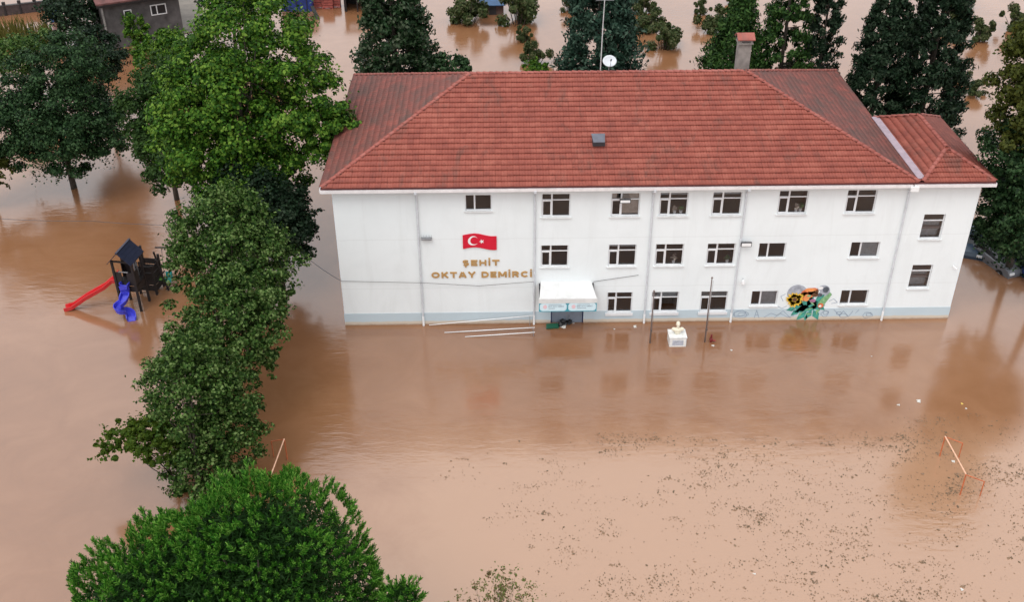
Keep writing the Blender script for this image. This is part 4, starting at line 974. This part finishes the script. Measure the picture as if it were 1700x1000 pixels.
# the row of small leaved trees by the playground
GRW = 'row of grey green trees beside the playground'
lob = [ell(290, 318, 455, 470, -2, .92), ell(330, 305, 440, 400, -1.5, .92), ell(360, 370, 495, 520, -2.6, .92), ell(275, 380, 390, 500, -2.8, .92), ell(400, 440, 480, 560, -3.4, .92)]
tree('slender_tree', 'grey green slender tree at the back of the row beside the playground', 'tree', (at(415, 610)[0], at(415, 610)[1]), lob, 30000, .19, .125, L_grey, M_bark, .14, k=40, cr=.235, group=GRW, nl=24, inner=.06, spray=.26, jit=.45, flat=.62, lo=.72, hi=1.16)
lob = [ell(300, 470, 470, 610, -7.4, .92), ell(330, 440, 440, 560, -7, .92), ell(262, 545, 380, 650, -8, .92), ell(370, 540, 462, 650, -8, .92)]
tree('slender_tree', 'grey green slender tree in the middle of the row beside the playground', 'tree', (at(385, 700)[0], at(385, 700)[1]), lob, 26000, .18, .12, L_grey, M_bark, .13, k=38, cr=.235, group=GRW, nl=22, inner=.06, spray=.26, jit=.45, flat=.62, lo=.72, hi=1.16)
lob = [ell(240, 575, 400, 720, -12.6, .92), ell(275, 540, 370, 640, -12.2, .92), ell(290, 660, 430, 800, -13.2, .92), ell(275, 730, 395, 845, -13.8, .92), ell(330, 620, 430, 730, -12.6, .92)]
tree('slender_tree', 'grey green slender tree at the front of the row above the rounded pine', 'tree', (at(335, 862)[0], at(335, 862)[1]), lob, 32000, .165, .11, L_grey, M_bark, .12, k=40, cr=.235, group=GRW, nl=24, inner=.06, spray=.26, jit=.45, flat=.62, lo=.72, hi=1.16)
lob = [ell(205, 688, 300, 755, -13.3), ell(172, 698, 240, 735, -13.2), ell(155, 725, 218, 762, -13.5), ell(225, 720, 310, 770, -13.6)]
mp = tree('small_maple', 'small yellow green maple leaning out over the water from the tree row', 'tree', (at(303, 818)[0], at(303, 818)[1]), lob, 9000, .17, .13, L_maple, M_bark, .08, k=18, cr=.32, nl=10)

# rounded stone pine in front: every shoot is a brush of needles
def pine_tree(name, label, base, lobes, cand, root_r, gap=.20, group=None):
    t = thing(name, (base[0], base[1], 0), label, 'tree', group)
    P = []; N = []
    for i, (c, rx, rz) in enumerate(lobes):
        R3 = np.array([rx, rx, rz]); n = int(cand*rx*rx); d = unit(rng.normal(size=(n, 3))+np.array([0, 0, .15])); d = d[d[:, 2] > -.45]
        b = .11*np.sin(d[:, 0]*7+i)*np.sin(d[:, 1]*8+2*i)+.07*np.sin(d[:, 0]*15+d[:, 2]*9)*np.sin(d[:, 1]*13+1); p = c+d*R3*(1+b)[:, None]
        ok = np.sin(d[:, 0]*9+1+i)*np.sin(d[:, 1]*10+i*2)*np.sin(d[:, 2]*8+1) > -.48
        for k, (c2, rx2, rz2) in enumerate(lobes):
            if k != i: ok &= np.linalg.norm((p-c2)/np.array([rx2, rx2, rz2]), axis=1) > .97
        P.append(p[ok]); N.append(unit(d[ok]/R3))
    P = np.concatenate(P); N = np.concatenate(N); o = rng.permutation(len(P)); P, N = P[o], N[o]; cell = {}; keep = []
    for i, p in enumerate(P):
        g = tuple((p/gap).astype(int)); hit = False
        for a in (-1, 0, 1):
            for b in (-1, 0, 1):
                for c in (-1, 0, 1):
                    for q in cell.get((g[0]+a, g[1]+b, g[2]+c), ()):
                        if ((P[q]-p)**2).sum() < gap*gap: hit = True; break
        if not hit: cell.setdefault(g, []).append(i); keep.append(i)
    p, N = P[keep], N[keep]; n = len(p)
    axis = unit(.75*N+np.array([0, 0, .62])+.13*rng.normal(size=(n, 3))); m = 46; ln = rng.uniform(.20, .36, (n, 1, 1)); s = np.linspace(-.15, 1, m)[None, :, None]
    p = p-N*rng.uniform(.02, .2, (n, 1))
    q = p[:, None, :]+axis[:, None, :]*ln*s; r = unit(np.cross(axis[:, None, :], rng.normal(size=(n, m, 3)))); dirn = unit(r*.62+axis[:, None, :]*(.60+.5*s)); wd = unit(np.cross(dirn, rng.normal(size=(n, m, 3))))
    nl_ = rng.uniform(.11, .165, (n, m, 1)); V = np.stack([q-wd*.013, q+wd*.013, q+dirn*nl_+wd*.011, q+dirn*nl_-wd*.011], 2).reshape(-1, 3)
    mesh_np('crown', V, np.arange(len(V)).reshape(-1, 4), L_pine, t)
    P = []; N2 = []; allc = []
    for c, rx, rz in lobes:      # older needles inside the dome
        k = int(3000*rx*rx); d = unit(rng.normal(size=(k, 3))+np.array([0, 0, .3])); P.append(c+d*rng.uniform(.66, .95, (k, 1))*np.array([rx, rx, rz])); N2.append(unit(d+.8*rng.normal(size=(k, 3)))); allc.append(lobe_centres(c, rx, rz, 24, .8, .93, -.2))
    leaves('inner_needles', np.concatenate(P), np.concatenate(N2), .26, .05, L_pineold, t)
    allc = np.concatenate(allc); cm = allc.mean(0)
    limbs(t, (base[0], base[1], -.8), (cm[0], cm[1], allc[:, 2].max()-2), allc, root_r, M_bark, 50)
    return t
yP = -25.5
lob = [ell(118, 880, 500, 1300, yP-.6), ell(345, 818, 640, 1280, yP+.2), ell(225, 842, 570, 1250, yP), ell(300, 826, 560, 1220, yP+.1)]
pine_tree('rounded_pine', 'large rounded bright green pine crown in the bottom left foreground', (lob[1][0][0], yP), lob, 420, .4)
c_, rx_, rz_ = ell(640, 968, 695, 1030, -26.5)
pine_tree('young_pine', 'tip of a small pine beside the large rounded pine at the bottom edge', (c_[0], -26.5), [(c_, rx_, rz_)], 600, .08)
# sparse twiggy bush at the bottom edge
lob = [ell(752, 962, 905, 1070, -24), ell(790, 944, 880, 1010, -23.6)]
tree('twiggy_bush', 'sparse twiggy bush with reddish tips at the bottom edge', 'bush', (lob[0][0][0], -24), lob, 1900, .10, .07, L_reddish, M_paleb, .05, k=46, cr=.16, nl=40, inner=.3)

# conifers behind the school
GC = 'conifers behind the school'
def conif(px0, px1, pyb, pyt, y, p=.6):
    """base outline width px0..px1 at row pyb, apex at row pyt, standing at depth y"""
    c = aty((px0+px1)/2, pyb, y); zc = float((c-CAM)@FW); R = (px1-px0)/2*zc/FPX
    top = aty((px0+px1)/2, pyt, y); return (c[0], y), top[2], .93*R/(1-max(0, c[2])/top[2])**p
b, H, R = conif(584, 734, 150, -110, 20, 0.62); conifer('laurel_tree', 'broad dark evergreen tree behind the left end of the roof', b, H, R, 20000, .30, .18, L_laurel, p=.62, group=GC, cr=.17, droop=.0, k=260)
lob = [ell(700, 92, 778, 140, 20)]; tree('rounded_shrub', 'rounded green shrub showing above the roof beside the broad evergreen', 'shrub', (lob[0][0][0], 20), lob, 5000, .22, .15, L_dark, M_bark, .1, k=16)
b, H, R = conif(914, 1068, 150, -120, 19.5, 0.55); conifer('cedar_tree', 'bluish green cedar behind the roof ridge and satellite dish', b, H, R, 22000, .34, .15, L_cedar, p=.55, group=GC, cr=.18, k=280)
b, H, R = conif(1136, 1266, 140, -15, 19, 0.85); conifer('cypress_tree', 'green cypress behind the chimney, leftmost of the clustered conifers', b, H, R, 18000, .30, .12, L_cyp, p=.85, group=GC, cr=.16, k=240, lean=(.8, 0))
b, H, R = conif(1244, 1338, 150, -140, 20, 0.45); conifer('cypress_tree', 'tall bright edged cypress just right of the chimney', b, H, R, 16000, .30, .12, L_cyp, p=.45, group=GC, cr=.2, k=220)
b, H, R = conif(1318, 1392, 140, -80, 20.5, 0.6); conifer('spruce_tree', 'narrow dark spruce with grey gaps above the right end of the ridge', b, H, R, 9000, .28, .11, L_black, p=.6, group=GC, cr=.2, k=160)
b, H, R = conif(1380, 1500, 225, -75, 18.5, 0.6); conifer('spruce_tree', 'dark green spruce behind the right hip of the roof', b, H, R, 22000, .32, .13, L_black, p=.6, group=GC, cr=.17, k=280)
b, H, R = conif(1452, 1590, 225, -140, 19.5, 0.5); conifer('fir_tree', 'blackish fir above the annex roof, rightmost of the clustered conifers', b, H, R, 26000, .32, .13, L_black, p=.5, group=GC, cr=.16, k=320)

# trees at the right edge
lob = [ell(1650, 75, 1775, 215, 1.0), ell(1668, 25, 1790, 130, 1.6), ell(1656, 140, 1780, 265, .8), ell(1700, 60, 1830, 260, .4)]
tree('olive_tree', 'tall olive green tree cut by the right edge above the dark one', 'tree', (lob[0][0][0]+4.2, 1.6), lob, 26000, .22, .14, L_olive, M_bark, .25, k=30, cr=.27, lo=.6, hi=1.05)
lob = [ell(1630, 195, 1765, 330, 1.6), ell(1628, 285, 1720, 400, 1.4), ell(1650, 240, 1800, 430, 1.0), ell(1622, 340, 1720, 425, 2.4)]
tree('dark_broadleaf', 'dark broadleaf tree overhanging the parked cars at the right edge', 'tree', (lob[0][0][0]+3.0, 5.2), lob, 30000, .22, .145, L_dark, M_bark, .25, k=34, cr=.27, lo=.6, hi=1.05)
lob = [ell(1612, 360, 1720, 445, 7.5), ell(1640, 380, 1780, 470, 6.5)]
tree('low_dark_tree', 'blackish low foliage around the parked cars at the right edge', 'tree', (lob[1][0][0], 7), lob, 9000, .22, .145, L_black, M_bark, .2, k=20, cr=.3)

# shrubs in the flooded orchard
protos = []
for i in range(3):
    t = thing('orchard_shrub', (0, 0, 0), 'shrub', 'shrub', 'shrubs standing in the flooded orchard')
    k = 22; cc = np.stack([rng.normal(0, .42, k), rng.normal(0, .42, k), rng.uniform(.15, 1.25, k)], 1); cc[:, :2] *= (1.15-.5*np.abs(cc[:, 2:]-.55)); n = 4200
    P, N = clump_pts(cc, rng.uniform(.16, .36, k), n, .9, np.array([0, 0, .4]), .35, .6); ok = P[:, 2] > .02
    leaves('foliage', P[ok], N[ok], .16, .10, L_shrub, t)
    q = MB()
    for c in cc: q.tube([(c[0]*.15, c[1]*.15, -.5), (c[0]*.6, c[1]*.6, c[2]*.5), tuple(c+(0, 0, .15))], [.03, .02, .006], 5)
    q.build('stems', M_bark, t); protos.append(t)
SH = [(775, 38, 66, 52, 'wide shrub left of the blue hut in the flooded orchard'), (860, 40, 72, 56, 'wide shrub right of the blue hut in the flooded orchard'), (868, 70, 30, 26, 'small lone shrub just below the wide pair by the blue hut'),
      (886, 107, 46, 40, 'round dark shrub above the roof left of the cedar'), (944, 20, 30, 26, 'dark shrub at the top edge left of the cedar'), (1064, 22, 54, 40, 'shrub at the top edge right of the cedar, farthest of its cluster'),
      (1074, 52, 56, 36, 'shrub in the middle of the cluster right of the cedar'), (1102, 82, 58, 44, 'olive shrub at the front of the cluster right of the cedar'), (1162, 26, 30, 24, 'small shrub at the top edge left of the cypress'), (1184, 54, 50, 40, 'dark shrub touching the left side of the cypress'),
      (1586, 47, 46, 34, 'shrub beside the top of the blackish fir'), (1630, 70, 46, 36, 'shrub alone in the water between the fir and the olive tree'), (1588, 133, 32, 34, 'small shrub hugging the right side of the fir'), (1620, 160, 34, 26, 'small shrub left of the olive tree, nearest to the annex'),
      (1688, 52, 46, 46, 'shrub beside the crown of the olive tree'), (1590, 12, 40, 30, 'shrub at the top edge right of the fir'), (800, 12, 40, 30, 'shrub behind the blue hut'), (1215, 8, 34, 30, 'shrub at the top edge behind the cypress')]
def copy_tree(o, parent=None):
    c = o.copy(); COL.objects.link(c); c.parent = parent
    for ch_ in o.children: copy_tree(ch_, c)
    return c
for i, (px, py, w_, h_, lab) in enumerate(SH):
    o = protos[i] if i < 3 else copy_tree(protos[i % 3])
    g = at(px, py-2); zc = float((g-CAM)@FW); R = w_/2*zc/FPX
    o.location = tuple(float(v) for v in g); o.rotation_euler = (0, 0, rng.uniform(0, 6.28)); hh = h_*zc/FPX/.95/1.45
    o.scale = (R/.98, R/.98, min(hh, R*1.3)); o['label'] = lab
gs = ell(868, 100, 912, 124, 19); tree('bright_shrub', 'small bright green shrub peeping over the ridge left of the cedar', 'shrub', (gs[0][0], 19), [gs], 1500, .2, .14, L_bright, M_bark, .05, k=10)
# reeds at the left edge
t = thing('reed_clump', at(40, 72), 'tall yellowish reeds standing by the low dark wall at the left', 'reeds'); P = []; F = []
for i in range(260):
    g = at(rng.uniform(-5, 92), rng.uniform(52, 78)); h = rng.uniform(1.0, 2.1); dx, dy = rng.normal(0, .22, 2); w_ = .05; n0 = len(P)
    P += [g+(-w_, 0, -.1), g+(w_, 0, -.1), g+(dx*.5+w_, dy*.5, h*.6), g+(dx*.5-w_, dy*.5, h*.6), g+(dx*1.3, dy*1.3, h), g+(dx*1.3-.01, dy*1.3, h)]; F += [(n0, n0+1, n0+2, n0+3), (n0+3, n0+2, n0+4, n0+5)]
mesh_np('blades', np.array(P), np.array(F), leafmat('reed', [(.05, .05, .012), (.10, .09, .025), (.16, .13, .05)], .3), t)

# ------------------------------------------------------------------ far buildings
h0, h1 = at(183, 82), at(307, 62); hd = (h1-h0); hw = np.linalg.norm(hd); hd /= hw; hn = np.array([-hd[1], hd[0], 0])
house = thing('block_house', tuple(h0), 'grey block house with two small white windows at the top left', 'house')
HH = 4.3
def hp(a, d_, z): return h0+hd*a+hn*d_+np.array([0, 0, z])
m = MB(); m.add([hp(0, 0, -1), hp(hw, 0, -1), hp(hw, 8, -1), hp(0, 8, -1), hp(0, 0, HH), hp(hw, 0, HH), hp(hw, 8, HH), hp(0, 8, HH)], [(0,1,5,4),(1,2,6,5),(2,3,7,6),(3,0,4,7)]); m.build('wall', M_block, house)
m = MB(); m.prism([hp(-.5, -.55, HH-.02), hp(hw+.5, -.55, HH-.02), hp(hw+.5, 4, HH+1.5), hp(-.5, 4, HH+1.5)], (0, 0, .14)); m.prism([hp(-.5, 8.5, HH-.02), hp(hw+.5, 8.5, HH-.02), hp(hw+.5, 4.01, HH+1.5), hp(-.5, 4.01, HH+1.5)], (0, 0, .14)); m.build('roof', simple('dull red roof', (.13, .05, .045), .8, .4, 1.5), house)
m = MB(); m.prism([hp(-.5, -.63, HH-.22), hp(hw+.5, -.63, HH-.22), hp(hw+.5, -.56, HH-.22), hp(-.5, -.56, HH-.22)], (0, 0, .18)); m.build('fascia', M_wood, house)
m = MB(); m.bar(hp(.02, -.05, -.5), hp(.02, -.05, HH), .16); m.build('corner_pier', simple('pale render', (.2, .19, .18), .8, .3), house)
def hwin(px, py, w_, h_, two):
    # pixel to wall plane
    d = ray(px, py); tt = ((h0-CAM)@hn)/(d@hn); v = CAM+d*tt; a = (v-h0)@hd; z = v[2]
    m = MB()
    for x0, x1, z0, z1 in ((-w_/2, -w_/2+.09, -h_/2, h_/2), (w_/2-.09, w_/2, -h_/2, h_/2), (-w_/2+.09, w_/2-.09, h_/2-.09, h_/2), (-w_/2+.09, w_/2-.09, -h_/2, -h_/2+.09))+(((-.2, -.1, -h_/2+.09, h_/2-.09),) if two else ()):
        m.prism([hp(a+x0, -.05, z+z0), hp(a+x1, -.05, z+z0), hp(a+x1, -.05, z+z1), hp(a+x0, -.05, z+z1)], hn*.045)
    wn = m.build('window', M_pvc, house)
    m = MB(); m.prism([hp(a-w_/2+.05, -.02, z-h_/2+.05), hp(a+w_/2-.05, -.02, z-h_/2+.05), hp(a+w_/2-.05, -.02, z+h_/2-.05), hp(a-w_/2+.05, -.02, z+h_/2-.05)], hn*.01); m.build('pane', simple('dark pane', (.02, .022, .025), .15), wn)
hwin(263, 15, 1.45, .98, True); hwin(212, 21, .72, .6, False)
pp = at(187, 79); t = thing('white_standpipe', tuple(pp), 'white bent vent pipe in front of the grey block house', 'pipe')
m = MB(); m.tube([pp+(0, 0, -.3), pp+(0, 0, 1.2)], .06, 8); m.tube([pp+(0, 0, 1.2), pp+(-.1, -.12, 1.28)], .08, 8); m.build('pipe', M_white, t)
# concrete slab
c4 = [at(293, -8), at(332, -8), at(338, 45), at(318, 58)]; c4 = [at(292, -10), at(334, -10), at(340, 46), at(306, 56)]
m = MB(); m.prism([v+(0, 0, .06) for v in c4], (0, 0, -.3)); tag(m.build('concrete_pavement', M_conc), 'wet concrete slab beside the grey block house', kind='structure')
# low dark wall at the left with posts
f0, f1 = at(-15, 28), at(86, 16); fd = (f1-f0); fl = np.linalg.norm(fd); fd /= fl
t = thing('yard_wall', tuple(f0), 'low dark boundary wall with posts at the top left corner', 'wall')
m = MB(); m.bar(f0+(0, 0, .45), f1+(0, 0, .45), .2, 1.0); m.build('wall_panel', simple('dark brick', (.06, .04, .038), .85, .4, 4, bmp=.5), t)
for k in range(5): v = f0+fd*fl*k/4; m = MB(); m.bar(v+(0, 0, -.5), v+(0, 0, 1.35), .26); m.build('post', M_wood, t)
m = MB(); m.bar(f0+(0, 0, 1.0), f1+(0, 0, 1.0), .3, .08); m.build('coping', M_block, t)
g = at(92, 34); t = thing('water_barrel', tuple(g), 'blue plastic barrel at the end of the low dark wall', 'barrel')
m = MB(); m.lathe((g[0], g[1], -.3), [(.38, 0), (.44, .2), (.44, .5), (.46, .55), (.44, .6), (.44, 1.2), (.38, 1.5)], 14); m.build('drum', simple('blue barrel plastic', (.015, .08, .24), .4), t, smooth=True)
m = MB(); m.lathe((g[0], g[1], 1.2), [(.40, 0), (.40, .05), (.1, .07)], 14); m.build('lid', M_dark, t)
# sheds at the top behind the bright tree
s0, s1 = at(468, 19), at(520, 17)
t = thing('blue_shed', tuple(s0), 'dark blue tarpaulin shed at the top edge beside the bright tree', 'shed'); w_ = s1[0]-s0[0]
m = MB(); m.box(s0[0], s1[0], s0[1], s0[1]+4, -.6, 2.2); m.build('wall', M_tarp, t)
m = MB(); m.prism([(s0[0]-.2, s0[1]-.3, 2.2), (s1[0]+.2, s0[1]-.3, 2.2), (s1[0]+.2, s0[1]+4.2, 2.9), (s0[0]-.2, s0[1]+4.2, 2.9)], (0, 0, .08)); m.build('roof', M_grey, t)
m = MB(); m.tube([(s0[0]-.12, s0[1]-.15, -.5), (s0[0]-.12, s0[1]-.15, 2.3)], .06, 8); m.build('drainpipe', M_white, t)
for k in range(3): x = s0[0]+w_*(k+.5)/3; m = MB(); m.box(x-.05, x+.05, s0[1]-.06, s0[1]-.002, -.4, 2.15); m.build('batten', M_navyroof, t)
s2, s3 = at(572, 18), at(618, 14)
t = thing('dark_shed', tuple(s2), 'near black open shed at the top edge left of the broad evergreen', 'shed')
m = MB(); m.box(s2[0], s3[0], s2[1]+2.5, s2[1]+2.6, -.6, 2.3); m.box(s2[0], s2[0]+.1, s2[1], s2[1]+2.5, -.6, 2.3); m.box(s3[0]-.1, s3[0], s2[1], s2[1]+2.5, -.6, 2.3); m.build('wall', M_wood, t)
m = MB(); m.prism([(s2[0]-.2, s2[1]-.5, 2.1), (s3[0]+.2, s2[1]-.5, 2.1), (s3[0]+.2, s2[1]+2.8, 2.7), (s2[0]-.2, s2[1]+2.8, 2.7)], (0, 0, .08)); m.build('roof', M_dark, t)
for x in (s2[0]+.2, (s2[0]+s3[0])/2, s3[0]-.2): m = MB(); m.bar((x, s2[1]-.2, -.6), (x, s2[1]-.2, 2.15), .14); m.build('post', M_wood, t)
for i, (px, py, nn) in enumerate(((530, 12, 2), (545, 13, 3), (557, 11, 2))):
    g = at(px, py)
    for k in range(nn):
        t = thing('storage_crate', (g[0], g[1], .55*k), ['red crate', 'rusty crate', 'dull red crate'][i]+' '+('on the water level' if k == 0 else 'stacked second from the bottom' if k == 1 else 'on top of the tallest stack')+' between the two sheds', 'crate', 'red crates between the sheds')
        z = .55*k-.15; m = MB(); x, y = g[0], g[1]
        for a_, b_ in ((x-.55, x-.47), (x+.47, x+.55)): m.box(a_, b_, y-.35, y+.35, z, z+.5)
        for sy in (-.35, .3): m.box(x-.47, x+.47, y+sy, y+sy+.05, z, z+.2); m.box(x-.47, x+.47, y+sy, y+sy+.05, z+.27, z+.5)
        m.build('sides', M_rust, t); m = MB(); m.box(x-.46, x+.46, y-.29, y+.29, z+.02, z+.06); m.build('base', M_wood, t)
p0_, p1_ = at(518, 10, .9), at(529, 32)
m = MB(); m.bar(p0_, p1_+(0, 0, -.1), .35, .12); tag(m.build('leaning_plank', M_wood), 'dark plank sloping into the water below the crates', 'plank')
# blue hut in the orchard
g = at(818, 24); t = thing('orchard_hut', tuple(g), 'small hut with a blue sheet roof between two wide shrubs', 'hut')
m = MB(); m.box(g[0]-1.1, g[0]+1.1, g[1], g[1]+1.8, -.5, 1.1); m.build('wall', simple('hut boards', (.12, .07, .06), .8, .4, 3), t)
m = MB(); m.prism([(g[0]-1.3, g[1]-.35, 1.0), (g[0]+1.3, g[1]-.35, 1.0), (g[0]+1.3, g[1]+2, 1.6), (g[0]-1.3, g[1]+2, 1.6)], (0, 0, .06)); m.build('roof', simple('blue sheet', (.02, .07, .16), .4, .3, 2), t)
m = MB(); m.box(g[0]-.35, g[0]+.35, g[1]-.03, g[1]-.002, -.5, .95); m.build('door', M_dark, t)

# ------------------------------------------------------------------ cars under the right tree
def car(px, py, rz, col, label):
    g = at(px, py); t = thing('parked_car', (g[0], g[1], -.45), label, 'car', 'cars parked beside the annex', 0)
    paint_ = simple('car paint '+label.split()[0], col, .25, .05); org = np.array([g[0], g[1], -.45])
    prof = [(-2.1, .35), (-2.12, .65), (-2.0, .88), (-1.1, .98), (-.45, 1.38), (.75, 1.42), (1.45, 1.02), (2.0, .95), (2.1, .6), (2.05, .35)]
    def ring(y, s, zc): return [(x*s, y, .35+(z-.35)*zc) for x, z in prof]
    V = []; F = []; n = len(prof); rows = ((-.84, .96, .6), (-.86, 1., .62), (-.80, 1., .66), (-.66, .985, 1.), (.66, .985, 1.), (.80, 1., .66), (.86, 1., .62), (.84, .96, .6))
    for y, s, zc in rows:
        for x, z in prof: V.append((x*s, y, .35+(z-.35)*(zc if z > .99 else min(1., zc+.36))))
    for i in range(len(rows)-1):
        for k in range(n): F.append((i*n+k, i*n+(k+1) % n, (i+1)*n+(k+1) % n, (i+1)*n+k))
    F += [tuple(range(n))[::-1], tuple((len(rows)-1)*n+k for k in range(n))]
    def b(m, name, mat, sm=False):
        c, s = math.cos(rz), math.sin(rz); m.v = [(org[0]+x*c-y*s, org[1]+x*s+y*c, org[2]+z) for x, y, z in m.v]; return m.build(name, mat, t, smooth=sm)
    m = MB(); m.add(V, F); b(m, 'body', paint_)
    dk = simple('car glass', (.012, .014, .018), .08)
    for name, P in (('windscreen', [(-1.06, -.6, 1.0), (-.5, -.6, 1.36), (-.5, .6, 1.36), (-1.06, .6, 1.0)]), ('rear_window', [(.82, -.6, 1.39), (1.40, -.6, 1.05), (1.40, .6, 1.05), (.82, .6, 1.39)])):
        nrm = (-.012, 0, .012) if name == 'windscreen' else (.012, 0, .012); m = MB(); m.prism(P, nrm); b(m, name, dk)
    for sy in (-1, 1):
        m = MB(); m.prism([(-.85, sy*.775, 1.0), (1.2, sy*.775, 1.0), (.72, sy*.69, 1.34), (-.42, sy*.69, 1.32)], (0, sy*.03, 0)); b(m, 'side_window', dk)
        for x in (-1.35, 1.35):
            m = MB(); m.tube([(x, sy*.70, .32), (x, sy*.90, .32)], .32, 16); wl = b(m, 'wheel', M_bin)
            m = MB(); m.tube([(x, sy*.902, .32), (x, sy*.915, .32)], .19, 12); b(m, 'rim', M_grey).parent = t
        m = MB(); m.box(-2.13, -2.05, sy*.62-.16, sy*.62+.16, .66, .80); b(m, 'headlight', M_white)
        m = MB(); m.box(2.02, 2.11, sy*.62-.14, sy*.62+.14, .68, .84); b(m, 'tail_light', M_slider)
car(1607, 404, 1.2, (.04, .065, .10), 'blue grey car half hidden behind the corner of the annex')
car(1652, 432, 1.9, (.17, .175, .19), 'silver grey car under the dark broadleaf tree')
car(1712, 452, 1.7, (.03, .06, .22), 'dark blue car cut off by the right edge of the yard')

# ------------------------------------------------------------------ floating things
g = at(917, 544)
t = thing('floating_bench', (g[0], g[1], 0), 'dark green plastic lid floating just left of the entrance doors', 'plastic lid')
m = MB(); m.prism([(g[0]-.36, g[1]-.16, -.02), (g[0]+.36, g[1]-.12, -.02), (g[0]+.34, g[1]+.2, .1), (g[0]-.34, g[1]+.16, .1)], (0, 0, .07)); m.build('lid', M_green, t, bevel=.015)
m = MB(); m.bar((g[0]-.3, g[1]-.17, .06), (g[0]+.3, g[1]-.13, .06), .05); m.build('lid_rim', M_green, t)
t.name = 'floating_lid'
def lump(name, px, py, r, mat, label, cat, group=None, flat=.5, sq=.45, z=0.):
    g = at(px, py); bm = bmesh.new(); bmesh.ops.create_icosphere(bm, subdivisions=2, radius=1); r *= .78 if 'litter' in name else 1.
    for v in bm.verts:
        k = 1+.35*math.sin(v.co.x*5+px)+.25*math.sin(v.co.y*7+py)*math.cos(v.co.z*4); v.co = Vector((v.co.x*r*k, v.co.y*r*k*.8, v.co.z*r*k*flat))
    me = bpy.data.meshes.new(name); bm.to_mesh(me); bm.free(); me.materials.append(mat); o = link(name, me); o.location = (g[0], g[1], r*flat*.35+z); o.rotation_euler = (.2, .1, px); tag(o, label, cat, group); return o
lump('rubbish_bag', 934, 539, .26, M_bin, 'black rubbish bag floating against the entrance doors', 'bag', flat=.8)
lump('rubbish_bag', 945, 537, .22, M_bin, 'smaller black rubbish bag at the foot of the right door leaf', 'bag', flat=.8)
GL = 'white litter floating in the flood'
for px, py, r, lab in ((936, 543.5, .20, 'crumpled white paper in front of the black rubbish bag'), (952, 537, .09, 'white scrap by the right edge of the entrance doors'), (1054, 543, .13, 'white litter floating between the entrance and the left flagpole'), (1020, 547, .08, 'faint small scrap floating right of the entrance'),
                       (1184, 574.5, .12, 'white litter just below the red standpipe'), (1214, 582, .10, 'white litter right of the taller flagpole'), (1525, 667, .14, 'white bottle cluster floating in front of the annex'), (1492, 673, .10, 'small white scrap left of the bottle cluster'), (1604, 679, .08, 'tiny white scrap in the open water right of the annex'),
                       (1583, 767, .10, 'white scrap between the uprights of the right goal'), (1253, 954, .08, 'white fleck near the bottom edge of the pitch'), (1447, 592, .06, 'faint white fleck close to the annex wall'), (1597, 980, .10, 'pale scrap near the bottom right corner')):
    lump('floating_litter', px, py, r, M_litter, lab, 'litter', GL, .4)
lump('floating_litter', 1597, 671, .09, simple('yellow litter', (.7, .5, .1), .5), 'yellowish scrap in the open water right of the annex', 'litter', GL, .4)

# floating plant litter over the pitch
cl = []
while len(cl) < 1150:
    px, py = rng.uniform(700, 1760), rng.uniform(690, 1060); d = 0.
    if py > 735: d = .25+.5*min(1, max(0, (px-760)/500)); d *= .45 if px < 950 and py > 870 else 1
    if 722 < py < 746 and px > 980: d = 1.6
    if px > 1500 and 690 < py < 860: d = 1.0
    if px < 760+max(0, (py-800))*.6: d *= .15
    if rng.uniform() < d*(.22+.78*max(0, math.sin(px*.021+1.3+.013*py)*math.sin(py*.037+px*.006))): cl.append(at(px, py))
P = []
for c in cl:
    n = int(rng.integers(1, 6)*rng.uniform(1, 5)); sp = rng.uniform(.04, .38); ang = rng.uniform(0, math.pi); big_ = rng.uniform(.4, 1.0)*(1.6 if rng.uniform() < .12 else 1)
    for _ in range(n):
        o = c+np.array([rng.normal(0, sp*1.5), rng.normal(0, sp*.8), .004+rng.uniform(0, .01)]); a = ang+rng.normal(0, 1.1); l = .014+.055*rng.uniform()**3*big_+.022*rng.uniform()*big_; w_ = l*rng.uniform(.2, .8)
        tx = np.array([math.cos(a), math.sin(a), rng.uniform(-.05, .2)]); bx2 = np.array([-math.sin(a), math.cos(a), 0])
        P += [o-tx*l+(0, 0, l*.1), o-bx2*w_, o+tx*l+(0, 0, .02), o+bx2*w_]
P = np.array(P); P[:, 2] = np.maximum(P[:, 2], .004)
o = mesh_np('floating_plant_litter', P, np.arange(len(P)).reshape(-1, 4), M_debris)
tag(o, 'dark plant litter and twigs floating over the flooded pitch', 'plant litter', kind='stuff')
P = []
for px, py in ((1166, 806), (1172, 803), (1160, 800), (906, 774), (1000, 770), (1060, 806), (1586, 844), (1630, 826)):
    g = at(px, py); 
    for _ in range(4):
        a = rng.uniform(0, math.pi); l = rng.uniform(.2, .5); tx = np.array([math.cos(a)*l, math.sin(a)*l, .05]); bx2 = np.array([-math.sin(a), math.cos(a), 0])*.02
        P += [g-tx+bx2+(0, 0, .06), g-tx-bx2+(0, 0, .06), g+tx-bx2+(0, 0, .06), g+tx+bx2+(0, 0, .06)]
